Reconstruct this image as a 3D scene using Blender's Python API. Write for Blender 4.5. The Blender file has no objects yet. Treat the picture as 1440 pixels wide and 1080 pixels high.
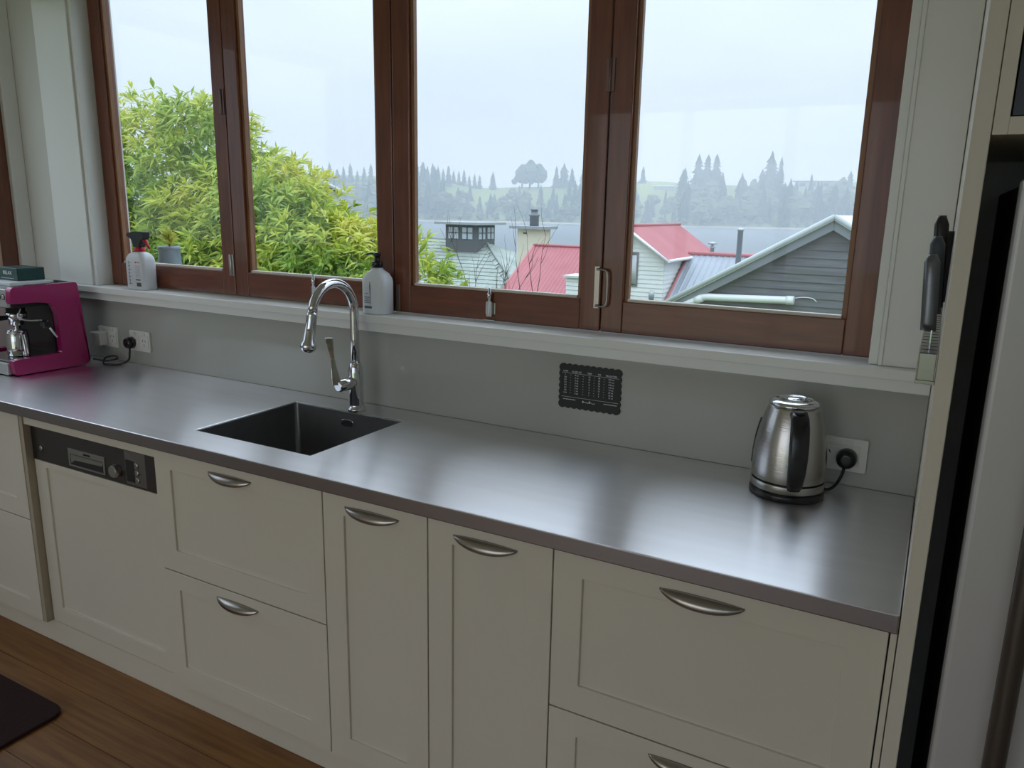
import bpy, bmesh, math, random
from mathutils import Vector, Matrix
random.seed(7)
SC = bpy.context.scene
COL = SC.collection

# ------------------------------------------------------------------ camera
cam_d = bpy.data.cameras.new('camera')
cam = bpy.data.objects.new('camera', cam_d)
COL.objects.link(cam)
cam_d.sensor_fit = 'HORIZONTAL'
cam_d.sensor_width = 36.0
cam_d.lens = 27.07
cam_d.clip_start = 0.02
cam_d.clip_end = 5000
YAW, PITCH, ROLL = math.radians(-28.758), math.radians(-12.784), math.radians(1.1245)
_f = Vector((math.sin(YAW) * math.cos(PITCH), math.cos(YAW) * math.cos(PITCH), math.sin(PITCH)))
_r0 = Vector((math.cos(YAW), -math.sin(YAW), 0))
_u0 = _r0.cross(_f)
_r = math.cos(ROLL) * _r0 + math.sin(ROLL) * _u0
_u = -math.sin(ROLL) * _r0 + math.cos(ROLL) * _u0
cam.matrix_world = Matrix(((_r.x, _u.x, -_f.x, -0.0120), (_r.y, _u.y, -_f.y, -1.2559), (_r.z, _u.z, -_f.z, 1.5080), (0, 0, 0, 1)))
SC.camera = cam

# ------------------------------------------------------------------ world: even overcast sky
W = bpy.data.worlds.new('overcast_sky')
SC.world = W
W.use_nodes = True
nt = W.node_tree
bg = nt.nodes['Background']
tc = nt.nodes.new('ShaderNodeTexCoord')
mp = nt.nodes.new('ShaderNodeMapping'); mp.inputs['Scale'].default_value = (1.0, 1.0, 3.2)
ns = nt.nodes.new('ShaderNodeTexNoise'); ns.inputs['Scale'].default_value = 2.6; ns.inputs['Detail'].default_value = 5.0; ns.inputs['Roughness'].default_value = 0.5
cr = nt.nodes.new('ShaderNodeValToRGB')
cr.color_ramp.elements[0].position = 0.32; cr.color_ramp.elements[0].color = (0.505, 0.595, 0.70, 1)
cr.color_ramp.elements[1].position = 0.68; cr.color_ramp.elements[1].color = (0.58, 0.66, 0.75, 1)
nt.links.new(tc.outputs['Generated'], mp.inputs['Vector'])
nt.links.new(mp.outputs['Vector'], ns.inputs['Vector'])
nt.links.new(ns.outputs['Fac'], cr.inputs['Fac'])
# an overcast sky is brighter towards the zenith
sx_ = nt.nodes.new('ShaderNodeSeparateXYZ'); mx_ = nt.nodes.new('ShaderNodeMath'); mx_.operation = 'MAXIMUM'; mx_.inputs[1].default_value = 0.0
ma_ = nt.nodes.new('ShaderNodeMath'); ma_.operation = 'MULTIPLY_ADD'; ma_.inputs[1].default_value = 3.0; ma_.inputs[2].default_value = 0.95
sq_ = nt.nodes.new('ShaderNodeMath'); sq_.operation = 'POWER'; sq_.inputs[1].default_value = 1.8
nt.links.new(tc.outputs['Generated'], sx_.inputs[0]); nt.links.new(sx_.outputs['Z'], mx_.inputs[0]); nt.links.new(mx_.outputs[0], sq_.inputs[0]); nt.links.new(sq_.outputs[0], ma_.inputs[0])
nt.links.new(ma_.outputs[0], bg.inputs['Strength'])
nt.links.new(cr.outputs['Color'], bg.inputs['Color'])

# fill light added inside the rear glazed doors to brighten the room
al = bpy.data.lights.new('rear_fill', 'AREA'); al.shape = 'RECTANGLE'; al.size = 2.4; al.size_y = 2.2; al.energy = 9; al.color = (1.0, 0.95, 0.88)
ao = bpy.data.objects.new('rear_fill', al); COL.objects.link(ao); ao.location = (-1.75, -4.2, 1.25); ao.rotation_euler = (math.radians(90), 0, 0)

SC.view_settings.view_transform = 'Standard'
SC.view_settings.look = 'None'
SC.view_settings.gamma = 1.0
SC.view_settings.use_curve_mapping = False
SC.view_settings.exposure = 0.50
SC.cycles.max_bounces = 10
SC.cycles.diffuse_bounces = 6
SC.cycles.glossy_bounces = 5
SC.cycles.transparent_max_bounces = 16
SC.cycles.volume_bounces = 4
SC.cycles.use_denoising = True

FL = 0.07      # floor height
CT = 0.90      # worktop height
YS = 0.606     # splashback plane

# ------------------------------------------------------------------ materials
MATS = {}
def mat(name, col, rough=0.5, metal=0.0, noise=0.0, nscale=8.0, bump=0.0, bscale=60.0, aniso=0.0, col2=None, stretch=(1, 1, 1), coat=0.0, trans=0.0, spec=0.5):
    if name in MATS: return MATS[name]
    m = bpy.data.materials.new(name); m.use_nodes = True
    n = m.node_tree.nodes; l = m.node_tree.links
    p = n['Principled BSDF']
    p.inputs['Base Color'].default_value = (*col, 1)
    p.inputs['Roughness'].default_value = rough
    p.inputs['Metallic'].default_value = metal
    p.inputs['Coat Weight'].default_value = coat
    p.inputs['Specular IOR Level'].default_value = spec
    if trans: p.inputs['Transmission Weight'].default_value = trans
    if noise or col2 or bump:
        t = n.new('ShaderNodeTexCoord'); g = n.new('ShaderNodeMapping'); g.inputs['Scale'].default_value = stretch
        l.new(t.outputs['Object'], g.inputs['Vector'])
    if noise or col2:
        x = n.new('ShaderNodeTexNoise'); x.inputs['Scale'].default_value = nscale; x.inputs['Detail'].default_value = 6
        l.new(g.outputs['Vector'], x.inputs['Vector'])
        r = n.new('ShaderNodeValToRGB')
        c2 = col2 or tuple(c * (1 - noise) for c in col)
        r.color_ramp.elements[0].position = 0.3; r.color_ramp.elements[0].color = (*c2, 1)
        r.color_ramp.elements[1].position = 0.7; r.color_ramp.elements[1].color = (*col, 1)
        l.new(x.outputs['Fac'], r.inputs['Fac']); l.new(r.outputs['Color'], p.inputs['Base Color'])
    if bump:
        y = n.new('ShaderNodeTexNoise'); y.inputs['Scale'].default_value = bscale; y.inputs['Detail'].default_value = 4
        l.new(g.outputs['Vector'], y.inputs['Vector'])
        b = n.new('ShaderNodeBump'); b.inputs['Strength'].default_value = bump; b.inputs['Distance'].default_value = 0.01
        l.new(y.outputs['Fac'], b.inputs['Height']); l.new(b.outputs['Normal'], p.inputs['Normal'])
    if aniso:
        p.inputs['Anisotropic'].default_value = aniso
        tg = n.new('ShaderNodeCombineXYZ'); tg.inputs[1].default_value = .7071; tg.inputs[2].default_value = .7071      # grain runs along the bench
        l.new(tg.outputs[0], p.inputs['Tangent'])
    MATS[name] = m
    return m

def glass_mat(name='window_glass', tint=(0.985, 0.99, 0.99), ior=1.45):
    m = bpy.data.materials.new(name); m.use_nodes = True
    n = m.node_tree.nodes; l = m.node_tree.links
    n.remove(n['Principled BSDF'])
    t = n.new('ShaderNodeBsdfTransparent'); t.inputs['Color'].default_value = (*tint, 1)
    g = n.new('ShaderNodeBsdfGlossy'); g.inputs['Roughness'].default_value = 0.01
    w = n.new('ShaderNodeLayerWeight'); pw_ = n.new('ShaderNodeMath'); pw_.operation = 'POWER'; pw_.inputs[1].default_value = 5.0
    f = n.new('ShaderNodeMath'); f.operation = 'MULTIPLY_ADD'; f.inputs[1].default_value = 0.75; f.inputs[2].default_value = 0.025
    l.new(w.outputs['Facing'], pw_.inputs[0]); l.new(pw_.outputs[0], f.inputs[0])
    x = n.new('ShaderNodeMixShader')
    l.new(f.outputs[0], x.inputs['Fac']); l.new(t.outputs['BSDF'], x.inputs[1]); l.new(g.outputs['BSDF'], x.inputs[2])
    l.new(x.outputs['Shader'], n['Material Output'].inputs['Surface'])
    MATS[name] = m
    return m

def leaf_mat(name, stops, rough=0.5, transl=0.35):
    m = bpy.data.materials.new(name); m.use_nodes = True
    n = m.node_tree.nodes; l = m.node_tree.links
    p = n['Principled BSDF']; p.inputs['Roughness'].default_value = rough
    a = n.new('ShaderNodeAttribute'); a.attribute_name = 'tone'
    r = n.new('ShaderNodeValToRGB')
    while len(r.color_ramp.elements) < len(stops): r.color_ramp.elements.new(0.5)
    for e, (pos, c) in zip(r.color_ramp.elements, stops):
        e.position = pos; e.color = (*c, 1)
    l.new(a.outputs['Fac'], r.inputs['Fac']); l.new(r.outputs['Color'], p.inputs['Base Color'])
    if transl:
        tr = n.new('ShaderNodeBsdfTranslucent'); mx = n.new('ShaderNodeMixShader'); mx.inputs['Fac'].default_value = transl
        l.new(r.outputs['Color'], tr.inputs['Color'])
        l.new(p.outputs['BSDF'], mx.inputs[1]); l.new(tr.outputs['BSDF'], mx.inputs[2])
        l.new(mx.outputs['Shader'], n['Material Output'].inputs['Surface'])
    MATS[name] = m
    return m

PAINT = mat('cream_cabinet_paint', (0.69, 0.645, 0.555), 0.42, noise=0.03, nscale=3)
WHITE = mat('white_trim_paint', (0.82, 0.83, 0.81), 0.28, noise=0.03, nscale=2)
WALLM = mat('wall_paint', (0.66, 0.66, 0.62), 0.6, noise=0.03, nscale=2)
CEILM = mat('ceiling_paint', (0.8, 0.8, 0.78), 0.7)
SPLASH = mat('backpainted_glass', (0.44, 0.445, 0.415), 0.06, spec=0.5)
STEEL = mat('brushed_steel', (0.88, 0.875, 0.90), 0.275, 1.0, noise=0.05, nscale=5, aniso=0.9, stretch=(0.5, 6, 1))
STEELE = mat('dark_reflection_steel', (0.33, 0.305, 0.31), 0.38, 1.0)  # worktop steel again, with the dark room reflection put into its colour
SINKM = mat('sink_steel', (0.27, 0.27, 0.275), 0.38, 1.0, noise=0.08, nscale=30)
CHROME = mat('chrome', (0.66, 0.67, 0.70), 0.07, 1.0)
NICKEL = mat('satin_nickel', (0.40, 0.375, 0.35), 0.26, 1.0)
KETTLE = mat('kettle_steel', (0.50, 0.49, 0.485), 0.22, 1.0, bump=0.05, bscale=30, stretch=(1, 1, 14))
BLACK = mat('black_plastic', (0.012, 0.012, 0.014), 0.25)
BLACKM = mat('matt_black', (0.018, 0.018, 0.02), 0.6)
RUBBER = mat('black_cable', (0.012, 0.012, 0.012), 0.5)
WOOD = mat('varnished_cedar', (0.205, 0.060, 0.025), 0.32, col2=(0.12, 0.032, 0.014), nscale=9, stretch=(6, 6, 0.6), coat=0.35)
WOODH = mat('varnished_cedar_rail', (0.205, 0.060, 0.025), 0.32, col2=(0.12, 0.032, 0.014), nscale=9, stretch=(0.6, 6, 6), coat=0.35)
BEAD = mat('glazing_bead_wood', (0.34, 0.17, 0.085), 0.4, col2=(0.24, 0.11, 0.05), nscale=12, stretch=(4, 4, 0.8))
FLOORW = mat('honey_floorboard', (0.30, 0.135, 0.036), 0.38, col2=(0.16, 0.064, 0.016), nscale=7, stretch=(0.5, 9, 4))
RUG = mat('burgundy_mat', (0.035, 0.008, 0.012), 0.95, noise=0.4, nscale=120, bump=0.6, bscale=500)
PLASTW = mat('white_plastic', (0.72, 0.71, 0.68), 0.3)
MAGENTA = mat('magenta_enamel', (0.37, 0.012, 0.13), 0.25, metal=0.25, coat=0.6)
GREENB = mat('dark_green_card', (0.008, 0.05, 0.048), 0.4)
PRINT = mat('white_print', (0.8, 0.82, 0.8), 0.6)
PRINTG = mat('pale_print', (0.80, 0.84, 0.84), 0.6)
SLATE = mat('black_slate_board', (0.008, 0.009, 0.01), 0.5)
GLASS = glass_mat()
TRANSL = mat('translucent_plastic', (0.80, 0.82, 0.85), 0.35, trans=0.25)
RED = mat('red_plastic', (0.5, 0.012, 0.03), 0.35)
SOAPW = mat('white_bottle_plastic', (0.76, 0.80, 0.84), 0.32)
FRIDGE = mat('pale_steel_door', (0.56, 0.55, 0.55), 0.42, 0.25)
HANDLEM = mat('dark_bronze_handle', (0.10, 0.085, 0.075), 0.35, 0.6)

# ------------------------------------------------------------------ mesh helpers
def org(o):
    v = Vector((0, 0, 0))
    while o is not None:
        v += o.location; o = o.parent
    return v

class MB:
    """collects vertices and faces in world metres and links them as one mesh"""
    def __init__(s): s.v = []; s.f = []; s.sm = []; s.tone = None
    def quad(s, *ps, smooth=False):
        n = len(s.v); s.v += [tuple(p) for p in ps]; s.f.append(tuple(range(n, n + len(ps)))); s.sm.append(smooth); return s
    def box(s, x0, x1, y0, y1, z0, z1):
        n = len(s.v)
        s.v += [(x, y, z) for z in (z0, z1) for y in (y0, y1) for x in (x0, x1)]
        for f in ((0, 2, 3, 1), (4, 5, 7, 6), (0, 1, 5, 4), (2, 6, 7, 3), (0, 4, 6, 2), (1, 3, 7, 5)):
            s.f.append(tuple(n + i for i in f)); s.sm.append(False)
        return s
    def prism(s, pts, axis, a, b, smooth=False):
        """pts: 2-D outline, extruded along axis from a to b"""
        def P(p, t):
            return {'x': (t, p[0], p[1]), 'y': (p[0], t, p[1]), 'z': (p[0], p[1], t)}[axis]
        n = len(s.v); k = len(pts)
        s.v += [P(p, a) for p in pts] + [P(p, b) for p in pts]
        s.f.append(tuple(range(n, n + k))); s.sm.append(False)
        s.f.append(tuple(range(n + 2 * k - 1, n + k - 1, -1))); s.sm.append(False)
        for i in range(k):
            j = (i + 1) % k
            s.f.append((n + i, n + k + i, n + k + j, n + j)); s.sm.append(smooth)
        return s
    def lathe(s, prof, c, n=32, axis='z', smooth=True, sx=1.0, sy=1.0):
        """prof: (radius, height) pairs along the axis; closed at both ends"""
        base = len(s.v)
        for r, h in prof:
            for i in range(n):
                a = 2 * math.pi * i / n
                u, w = r * math.cos(a) * sx, r * math.sin(a) * sy
                s.v.append({'z': (c[0] + u, c[1] + w, c[2] + h), 'y': (c[0] + u, c[1] + h, c[2] + w), 'x': (c[0] + h, c[1] + u, c[2] + w)}[axis])
        for k in range(len(prof) - 1):
            for i in range(n):
                j = (i + 1) % n
                s.f.append((base + k * n + i, base + k * n + j, base + (k + 1) * n + j, base + (k + 1) * n + i)); s.sm.append(smooth)
        s.f.append(tuple(base + i for i in range(n))[::-1]); s.sm.append(False)
        s.f.append(tuple(base + (len(prof) - 1) * n + i for i in range(n))); s.sm.append(False)
        return s
    def tube(s, path, r, n=12, rs=None, flat=1.0):
        path = [Vector(p) for p in path]; base = len(s.v)
        up = Vector((0, 0, 1))
        t0 = (path[1] - path[0]).normalized()
        ref = up if abs(t0.dot(up)) < 0.9 else Vector((1, 0, 0))
        side = t0.cross(ref).normalized()
        for k, p in enumerate(path):
            t = (path[min(k + 1, len(path) - 1)] - path[max(k - 1, 0)]).normalized()
            side = (side - t * side.dot(t)).normalized()
            oth = t.cross(side)
            rr = rs[k] if rs else r
            for i in range(n):
                a = 2 * math.pi * i / n
                s.v.append(tuple(p + side * (rr * math.cos(a)) + oth * (rr * flat * math.sin(a))))
        for k in range(len(path) - 1):
            for i in range(n):
                j = (i + 1) % n
                s.f.append((base + k * n + i, base + k * n + j, base + (k + 1) * n + j, base + (k + 1) * n + i)); s.sm.append(True)
        s.f.append(tuple(base + i for i in range(n))[::-1]); s.sm.append(False)
        s.f.append(tuple(base + (len(path) - 1) * n + i for i in range(n))); s.sm.append(False)
        return s
    def loft(s, rings, smooth=True):
        base = len(s.v); n = len(rings[0])
        for r in rings: s.v += [tuple(p) for p in r]
        for k in range(len(rings) - 1):
            for i in range(n):
                j = (i + 1) % n
                s.f.append((base + k * n + i, base + k * n + j, base + (k + 1) * n + j, base + (k + 1) * n + i)); s.sm.append(smooth)
        s.f.append(tuple(base + i for i in range(n))[::-1]); s.sm.append(False)
        s.f.append(tuple(base + (len(rings) - 1) * n + i for i in range(n))); s.sm.append(False)
        return s
    def build(s, name, m, parent=None, bevel=0.0, seg=2, fix=True):
        o0 = org(parent) if parent else Vector((0, 0, 0))
        if parent is None and s.v:
            xs = [v[0] for v in s.v]; ys = [v[1] for v in s.v]; zs = [v[2] for v in s.v]
            loc = Vector(((min(xs) + max(xs)) / 2, (min(ys) + max(ys)) / 2, min(zs)))
        else: loc = Vector((0, 0, 0))
        off = o0 + loc
        me = bpy.data.meshes.new(name)
        me.from_pydata([(v[0] - off.x, v[1] - off.y, v[2] - off.z) for v in s.v], [], s.f)
        me.polygons.foreach_set('use_smooth', s.sm)
        if s.tone is not None:
            at = me.attributes.new('tone', 'FLOAT', 'FACE'); at.data.foreach_set('value', s.tone)
        if fix and len(s.f) < 20000:
            b = bmesh.new(); b.from_mesh(me); bmesh.ops.recalc_face_normals(b, faces=b.faces); b.to_mesh(me); b.free()
        me.materials.append(m)
        o = bpy.data.objects.new(name, me); o.location = loc; COL.objects.link(o)
        if parent: o.parent = parent
        if bevel:
            md = o.modifiers.new('bevel', 'BEVEL'); md.width = bevel; md.segments = seg; md.limit_method = 'ANGLE'; md.angle_limit = math.radians(40)
        return o

def box(name, m, parent, x0, x1, y0, y1, z0, z1, bevel=0.0):
    return MB().box(x0, x1, y0, y1, z0, z1).build(name, m, parent, bevel)

def thing(name, label, cat, loc, group=None):
    o = bpy.data.objects.new(name, None); COL.objects.link(o); o.location = loc; o.empty_display_size = 0.05
    return tag(o, label, cat, group)
def tag(o, label, cat, group=None):
    o['label'] = label; o['category'] = cat
    if group: o['group'] = group
    return o
def struct(o, label=None, cat=None):
    o['kind'] = 'structure'
    if label: o['label'] = label
    if cat: o['category'] = cat
    return o

def rrect(x0, x1, y0, y1, r, n=5):
    pts = []
    for cx, cy, a0 in ((x1 - r, y1 - r, 0), (x0 + r, y1 - r, 90), (x0 + r, y0 + r, 180), (x1 - r, y0 + r, 270)):
        for i in range(n + 1):
            a = math.radians(a0 + 90 * i / n); pts.append((cx + r * math.cos(a), cy + r * math.sin(a)))
    return pts

def roundpoly(pts, rad, n=4):
    """2-D polygon with each corner rounded by its own radius"""
    out = []; k = len(pts)
    for i in range(k):
        p = Vector(pts[i]); a = Vector(pts[i - 1]); b = Vector(pts[(i + 1) % k])
        r = rad[i] if isinstance(rad, (list, tuple)) else rad
        if r <= 0: out.append(tuple(p)); continue
        da = (a - p).normalized() * r; db = (b - p).normalized() * r
        for j in range(n + 1):
            t = j / n
            q = (p + da) * (1 - t) ** 2 + p * 2 * t * (1 - t) + (p + db) * t * t
            out.append(tuple(q))
    return out

def bez(pts, n=10):
    """Catmull-Rom through the points"""
    P = [Vector(p) for p in pts]; P = [P[0] * 2 - P[1]] + P + [P[-1] * 2 - P[-2]]; out = []
    for i in range(1, len(P) - 2):
        for k in range(n):
            t = k / n
            out.append(.5 * ((2 * P[i]) + (P[i + 1] - P[i - 1]) * t + (2 * P[i - 1] - 5 * P[i] + 4 * P[i + 1] - P[i + 2]) * t * t + (3 * P[i] - P[i - 1] - 3 * P[i + 1] + P[i + 2]) * t ** 3))
    out.append(P[-2]); return out

def text(name, s, size, m, parent, loc, rot=(math.pi / 2, 0, 0), depth=0.0004, align='CENTER'):
    cu = bpy.data.curves.new(name, 'FONT'); cu.body = s; cu.size = size; cu.align_x = align; cu.align_y = 'CENTER'; cu.extrude = depth; cu.resolution_u = 2
    t = bpy.data.objects.new(name, cu); COL.objects.link(t)
    bpy.context.view_layer.update()
    me = bpy.data.meshes.new_from_object(t.evaluated_get(bpy.context.evaluated_depsgraph_get()))
    bpy.data.objects.remove(t)
    me.name = name; me.materials.clear(); me.materials.append(m)
    o = bpy.data.objects.new(name, me); COL.objects.link(o)
    o.rotation_euler = rot
    if parent:
        o.parent = parent; o.location = Vector(loc) - org(parent)
    else: o.location = loc
    return o

# ------------------------------------------------------------------ room shell
XL, XR, YR, ZC = -3.30, 1.70, -4.30, 2.62
WX0, WX1, WZ0, WZ1 = -2.862, -0.128, 1.19, 2.36     # the big window opening
b = MB()
b.box(XL - .12, WX0 - .0205, YS, .76, FL, ZC); b.box(WX1 + .0205, XR + .12, YS, .76, FL, ZC)
b.box(WX0 - .0205, WX1 + .0205, YS, .76, FL, WZ0 - .055); b.box(WX0 - .0205, WX1 + .0205, YS, .76, WZ1 + .001, ZC)
wall_back = struct(b.build('wall_back', WALLM))
b = MB()
LY0, LY1, LZ0, LZ1 = -1.2, .552, 1.12, 2.36         # side window opening
b.box(XL - .12, XL, YR, LY0, FL, ZC); b.box(XL - .12, XL, LY1, YS, FL, ZC)
b.box(XL - .12, XL, LY0, LY1, FL, LZ0); b.box(XL - .12, XL, LY0, LY1, LZ1, ZC)
wall_left = struct(b.build('wall_left', WALLM))
wall_right = struct(box('wall_right', WALLM, None, XR, XR + .12, YR, YS, FL, ZC))
b = MB()
RX0, RX1, RZ1 = -3.0, 1.4, 2.45                       # unseen glazed doors behind the camera, added to let light in
b.box(XL - .12, RX0, YR - .12, YR, FL, ZC); b.box(RX1, XR + .12, YR - .12, YR, FL, ZC); b.box(RX0, RX1, YR - .12, YR, RZ1, ZC)
wall_rear = struct(b.build('wall_rear', WALLM))
struct(box('ceiling', CEILM, None, XL - .12, XR + .12, YR - .12, .76, ZC, ZC + .1))
floor = struct(box('floor', FLOORW, None, XL - .12, XR + .12, YR - .12, .76, FL - .12, FL - .02))
# floorboards, each its own plank
pw = 0.128; y = YR; k = 0
while y < .06:
    x = XL + (0 if k % 2 else -0.9)
    while x < XR:
        ln = random.uniform(2.2, 3.4)
        x0, x1 = max(x, XL), min(x + ln, XR)
        if x1 - x0 > .05:
            pb = box('floorboard', FLOORW, floor, x0 + .0006, x1 - .0006, y + .0009, min(y + pw, .06) - .0009, FL - .02, FL, 0)
        x += ln
    y += pw; k += 1

# ------------------------------------------------------------------ folding window over the worktop
ORG_W1 = thing('window_1', 'four-panel folding timber window over the worktop', 'window', (-1.5, .65, 1.19)); del ORG_W1['category']
struct(ORG_W1)
SY0, SY1 = .650, .695
joints = [-2.862, -2.171, -1.478, -.7935, -.128]
MID = .5 * (SY0 + SY1)
BEADLIT = mat('skylit_bead', (.70, .66, .58), .5)  # bottom beads in a paler colour, sky light painted in
def sash(x0, x1, first, last):
    x0 += .0015; x1 -= .0015
    z0, z1 = 1.193, 2.34; st = .060; rl = .084
    b = MB()
    b.box(x0, x0 + st, SY0, SY1, z0, z1); b.box(x1 - st, x1, SY0, SY1, z0, z1)
    s = b.build('sash', WOOD, ORG_W1, .003)
    MB().box(x0 + st, x1 - st, SY0 + .0008, SY1, z0, z0 + rl).build('bottom_rail', WOODH, s, .0025)
    MB().box(x0 + st, x1 - st, SY0 + .0008, SY1, z1 - rl, z1).build('top_rail', WOODH, s, .0025)
    bd = .011
    b = MB()
    ya, yb = SY0 + .012, SY0 + .026
    b.box(x0 + st, x0 + st + bd, ya, yb, z0 + rl, z1 - rl); b.box(x1 - st - bd, x1 - st, ya, yb, z0 + rl, z1 - rl)
    b.box(x0 + st + bd, x1 - st - bd, ya, yb, z1 - rl - bd, z1 - rl)
    MB().box(x0 + st + bd, x1 - st - bd, ya - .006, yb, z0 + rl, z0 + rl + .007).build('sill_bead', BEADLIT, s)
    b.build('glazing_bead', BEAD, s)
    MB().box(x0 + st, x1 - st, SY0 + .027, SY0 + .031, z0 + rl, z1 - rl).build('glass_pane', GLASS, s)
    return s
sashes = [sash(joints[i], joints[i + 1], i == 0, i == 3) for i in range(4)]
# outer frame
b = MB(); b.box(WX0 - .02, WX0 - .0005, .66, .74, 1.19, 2.36); b.box(WX1 + .0005, WX1 + .02, .66, .74, 1.19, 2.36); b.box(WX0, WX1, .66, .74, 2.341, 2.36)
b.build('outer_frame', WOOD, ORG_W1)
# hinge leaves and hardware
def hinge(x, z0, z1, p, m=NICKEL):
    b = MB(); b.box(x - .012, x - .003, SY0 - .003, SY0 + .001, z0, z1); b.box(x + .003, x + .012, SY0 - .003, SY0 + .001, z0, z1)
    b.lathe([(.0042, 0), (.0042, z1 - z0)], (x, SY0 - .003, z0), 10)
    return b.build('hinge', m, p, .0008)
hinge(-2.186, 1.262, 1.335, sashes[0]); hinge(-2.186, 1.80, 1.88, sashes[0], mat('bronze_hinge', (.16, .10, .09), .35, .6))
hinge(-.7935, 1.80, 1.88, sashes[2], MATS['bronze_hinge'])
BR = mat('aged_brass_hinge', (.30, .24, .22), .4, .7)
b = MB(); b.box(-1.500, -1.489, SY0 - .004, SY0 + .001, 1.195, 1.276); b.build('hinge_leaf', BR, sashes[1], .001)
b = MB(); b.box(-1.468, -1.455, SY0 - .004, SY0 + .001, 1.195, 1.276); b.build('hinge_leaf', BR, sashes[2], .001)
# D pull on the third sash
b = MB()
hx = -.806
b.tube(bez([(hx, SY0 - .006, 1.262), (hx + .020, SY0 - .010, 1.261), (hx + .032, SY0 - .012, 1.268), (hx + .034, SY0 - .012, 1.30), (hx + .032, SY0 - .012, 1.350), (hx + .020, SY0 - .010, 1.358), (hx, SY0 - .006, 1.358)], 4), .0033, 8)
b.box(hx - .007, hx + .007, SY0 - .003, SY0 + .001, 1.255, 1.365)
b.build('pull_handle', NICKEL, sashes[2])
def bolt(x, p):
    b = MB()
    b.box(x - .016, x + .016, SY0 - .003, SY0 + .001, 1.212, 1.246); b.box(x - .009, x + .009, SY0 - .012, SY0, 1.206, 1.25)
    b.lathe([(.005, 0), (.005, .052), (.007, .056), (.007, .066), (.0045, .07), (.004, .082)], (x, SY0 - .009, 1.206), 12)
    b.box(x - .02, x + .02, SY0 - .014, SY0 + .001, 1.1935, 1.198)
    return b.build('bolt_latch', CHROME, p, .001)
bolt(-1.132, sashes[2]); bolt(-1.80, sashes[1])

# reveal lining, architraves, sill, apron
b = MB(); b.box(WX0 - .019, WX0, .588, .6595, 1.19, 2.36); b.box(WX1, WX1 + .019, .588, .6595, 1.19, 2.36); b.box(WX0, WX1, .588, .6495, 2.34, 2.36)
struct(b.build('trim_1', WHITE, None, .002), 'white reveal lining around the folding window')
b = MB(); b.box(-3.095, WX0 - .0195, .585, YS - .0005, 1.19, 2.46); b.box(WX0 - .028, WX0 - .0195, .580, .586, 1.19, 2.38)
struct(b.build('trim_2', WHITE, None, .0015), 'white architrave between the folding window and the room corner')
b = MB(); b.box(WX1 + .0195, -.001, .585, YS - .0005, 1.19, 2.46); b.box(WX1 + .0195, WX1 + .028, .580, .586, 1.19, 2.38)
struct(b.build('trim_3', WHITE, None, .0015), 'white architrave between the folding window and the end panel')
b = MB(); b.box(WX0 - .28, WX1 + .16, .585, YS, 2.38, 2.46)
b = MB(); b.box(XL + .001, -.001, .553, .6495, 1.166, 1.1895); b.box(WX0, WX1, .6495, .76, 1.166, 1.1895)
sill = struct(b.build('trim_4', WHITE, None, .002), 'white window sill board above the splashback')
struct(box('trim_5', WHITE, None, XL + .001, -.001, .567, YS - .001, 1.138, 1.1655, .0015), 'white apron board under the window sill')
splash = struct(box('wall_splashback', SPLASH, None, XL + .002, -.0015, YS - .006, YS - .0005, CT + .0005, 1.1375), 'grey back-painted glass splashback behind the worktop')
# side window at the left
w2 = thing('window_2', 'timber side window by the room corner', 'window', (XL - .05, -.3, LZ0)); del w2['category']; struct(w2)
b = MB()
b.box(XL - .10, XL - .012, LY1 - .065, LY1 - .0005, LZ0, LZ1); b.box(XL - .10, XL - .012, LY0 + .0005, LY0 + .065, LZ0, LZ1)
b.box(XL - .10, XL - .012, LY0 + .065, LY1 - .065, LZ0, LZ0 + .09); b.box(XL - .10, XL - .012, LY0 + .065, LY1 - .065, LZ1 - .07, LZ1)
b.box(XL - .10, XL - .012, -.36, -.29, LZ0 + .09, LZ1 - .07)
b.build('frame', WOOD, w2, .003)
MB().box(XL - .06, XL - .056, LY0 + .065, LY1 - .065, LZ0 + .09, LZ1 - .07).build('glass_pane', GLASS, w2)
b = MB(); b.box(XL + .0005, XL + .012, LY1, YS - .001, 1.19, LZ1 + .06); b.box(XL + .0005, XL + .012, LY0 - .06, LY0, 1.0, LZ1 + .06); b.box(XL + .0005, XL + .012, LY0, LY1, LZ1, LZ1 + .06)
struct(b.build('trim_6', WHITE, None, .0015), 'white architrave of the side window')
# glazed doors added behind the camera to light the room
w3 = thing('added_window_3', 'wide glazed timber doors added on the unseen rear wall to let in light', 'window', ((RX0 + RX1) / 2, YR - .06, FL)); del w3['category']; struct(w3)
n = 5
for i in range(n):
    a = RX0 + (RX1 - RX0) * i / n; c = RX0 + (RX1 - RX0) * (i + 1) / n
    b = MB(); b.box(a + .002, a + .05, YR - .09, YR - .04, FL, RZ1); b.box(c - .05, c - .002, YR - .09, YR - .04, FL, RZ1)
    b.box(a + .05, c - .05, YR - .09, YR - .04, FL, FL + .12); b.box(a + .05, c - .05, YR - .09, YR - .04, RZ1 - .07, RZ1)
    lf = b.build('door_leaf', WOOD, w3, .003)
    MB().box(a + .05, c - .05, YR - .067, YR - .063, FL + .12, RZ1 - .07).build('glass_pane', GLASS, lf)

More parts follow.
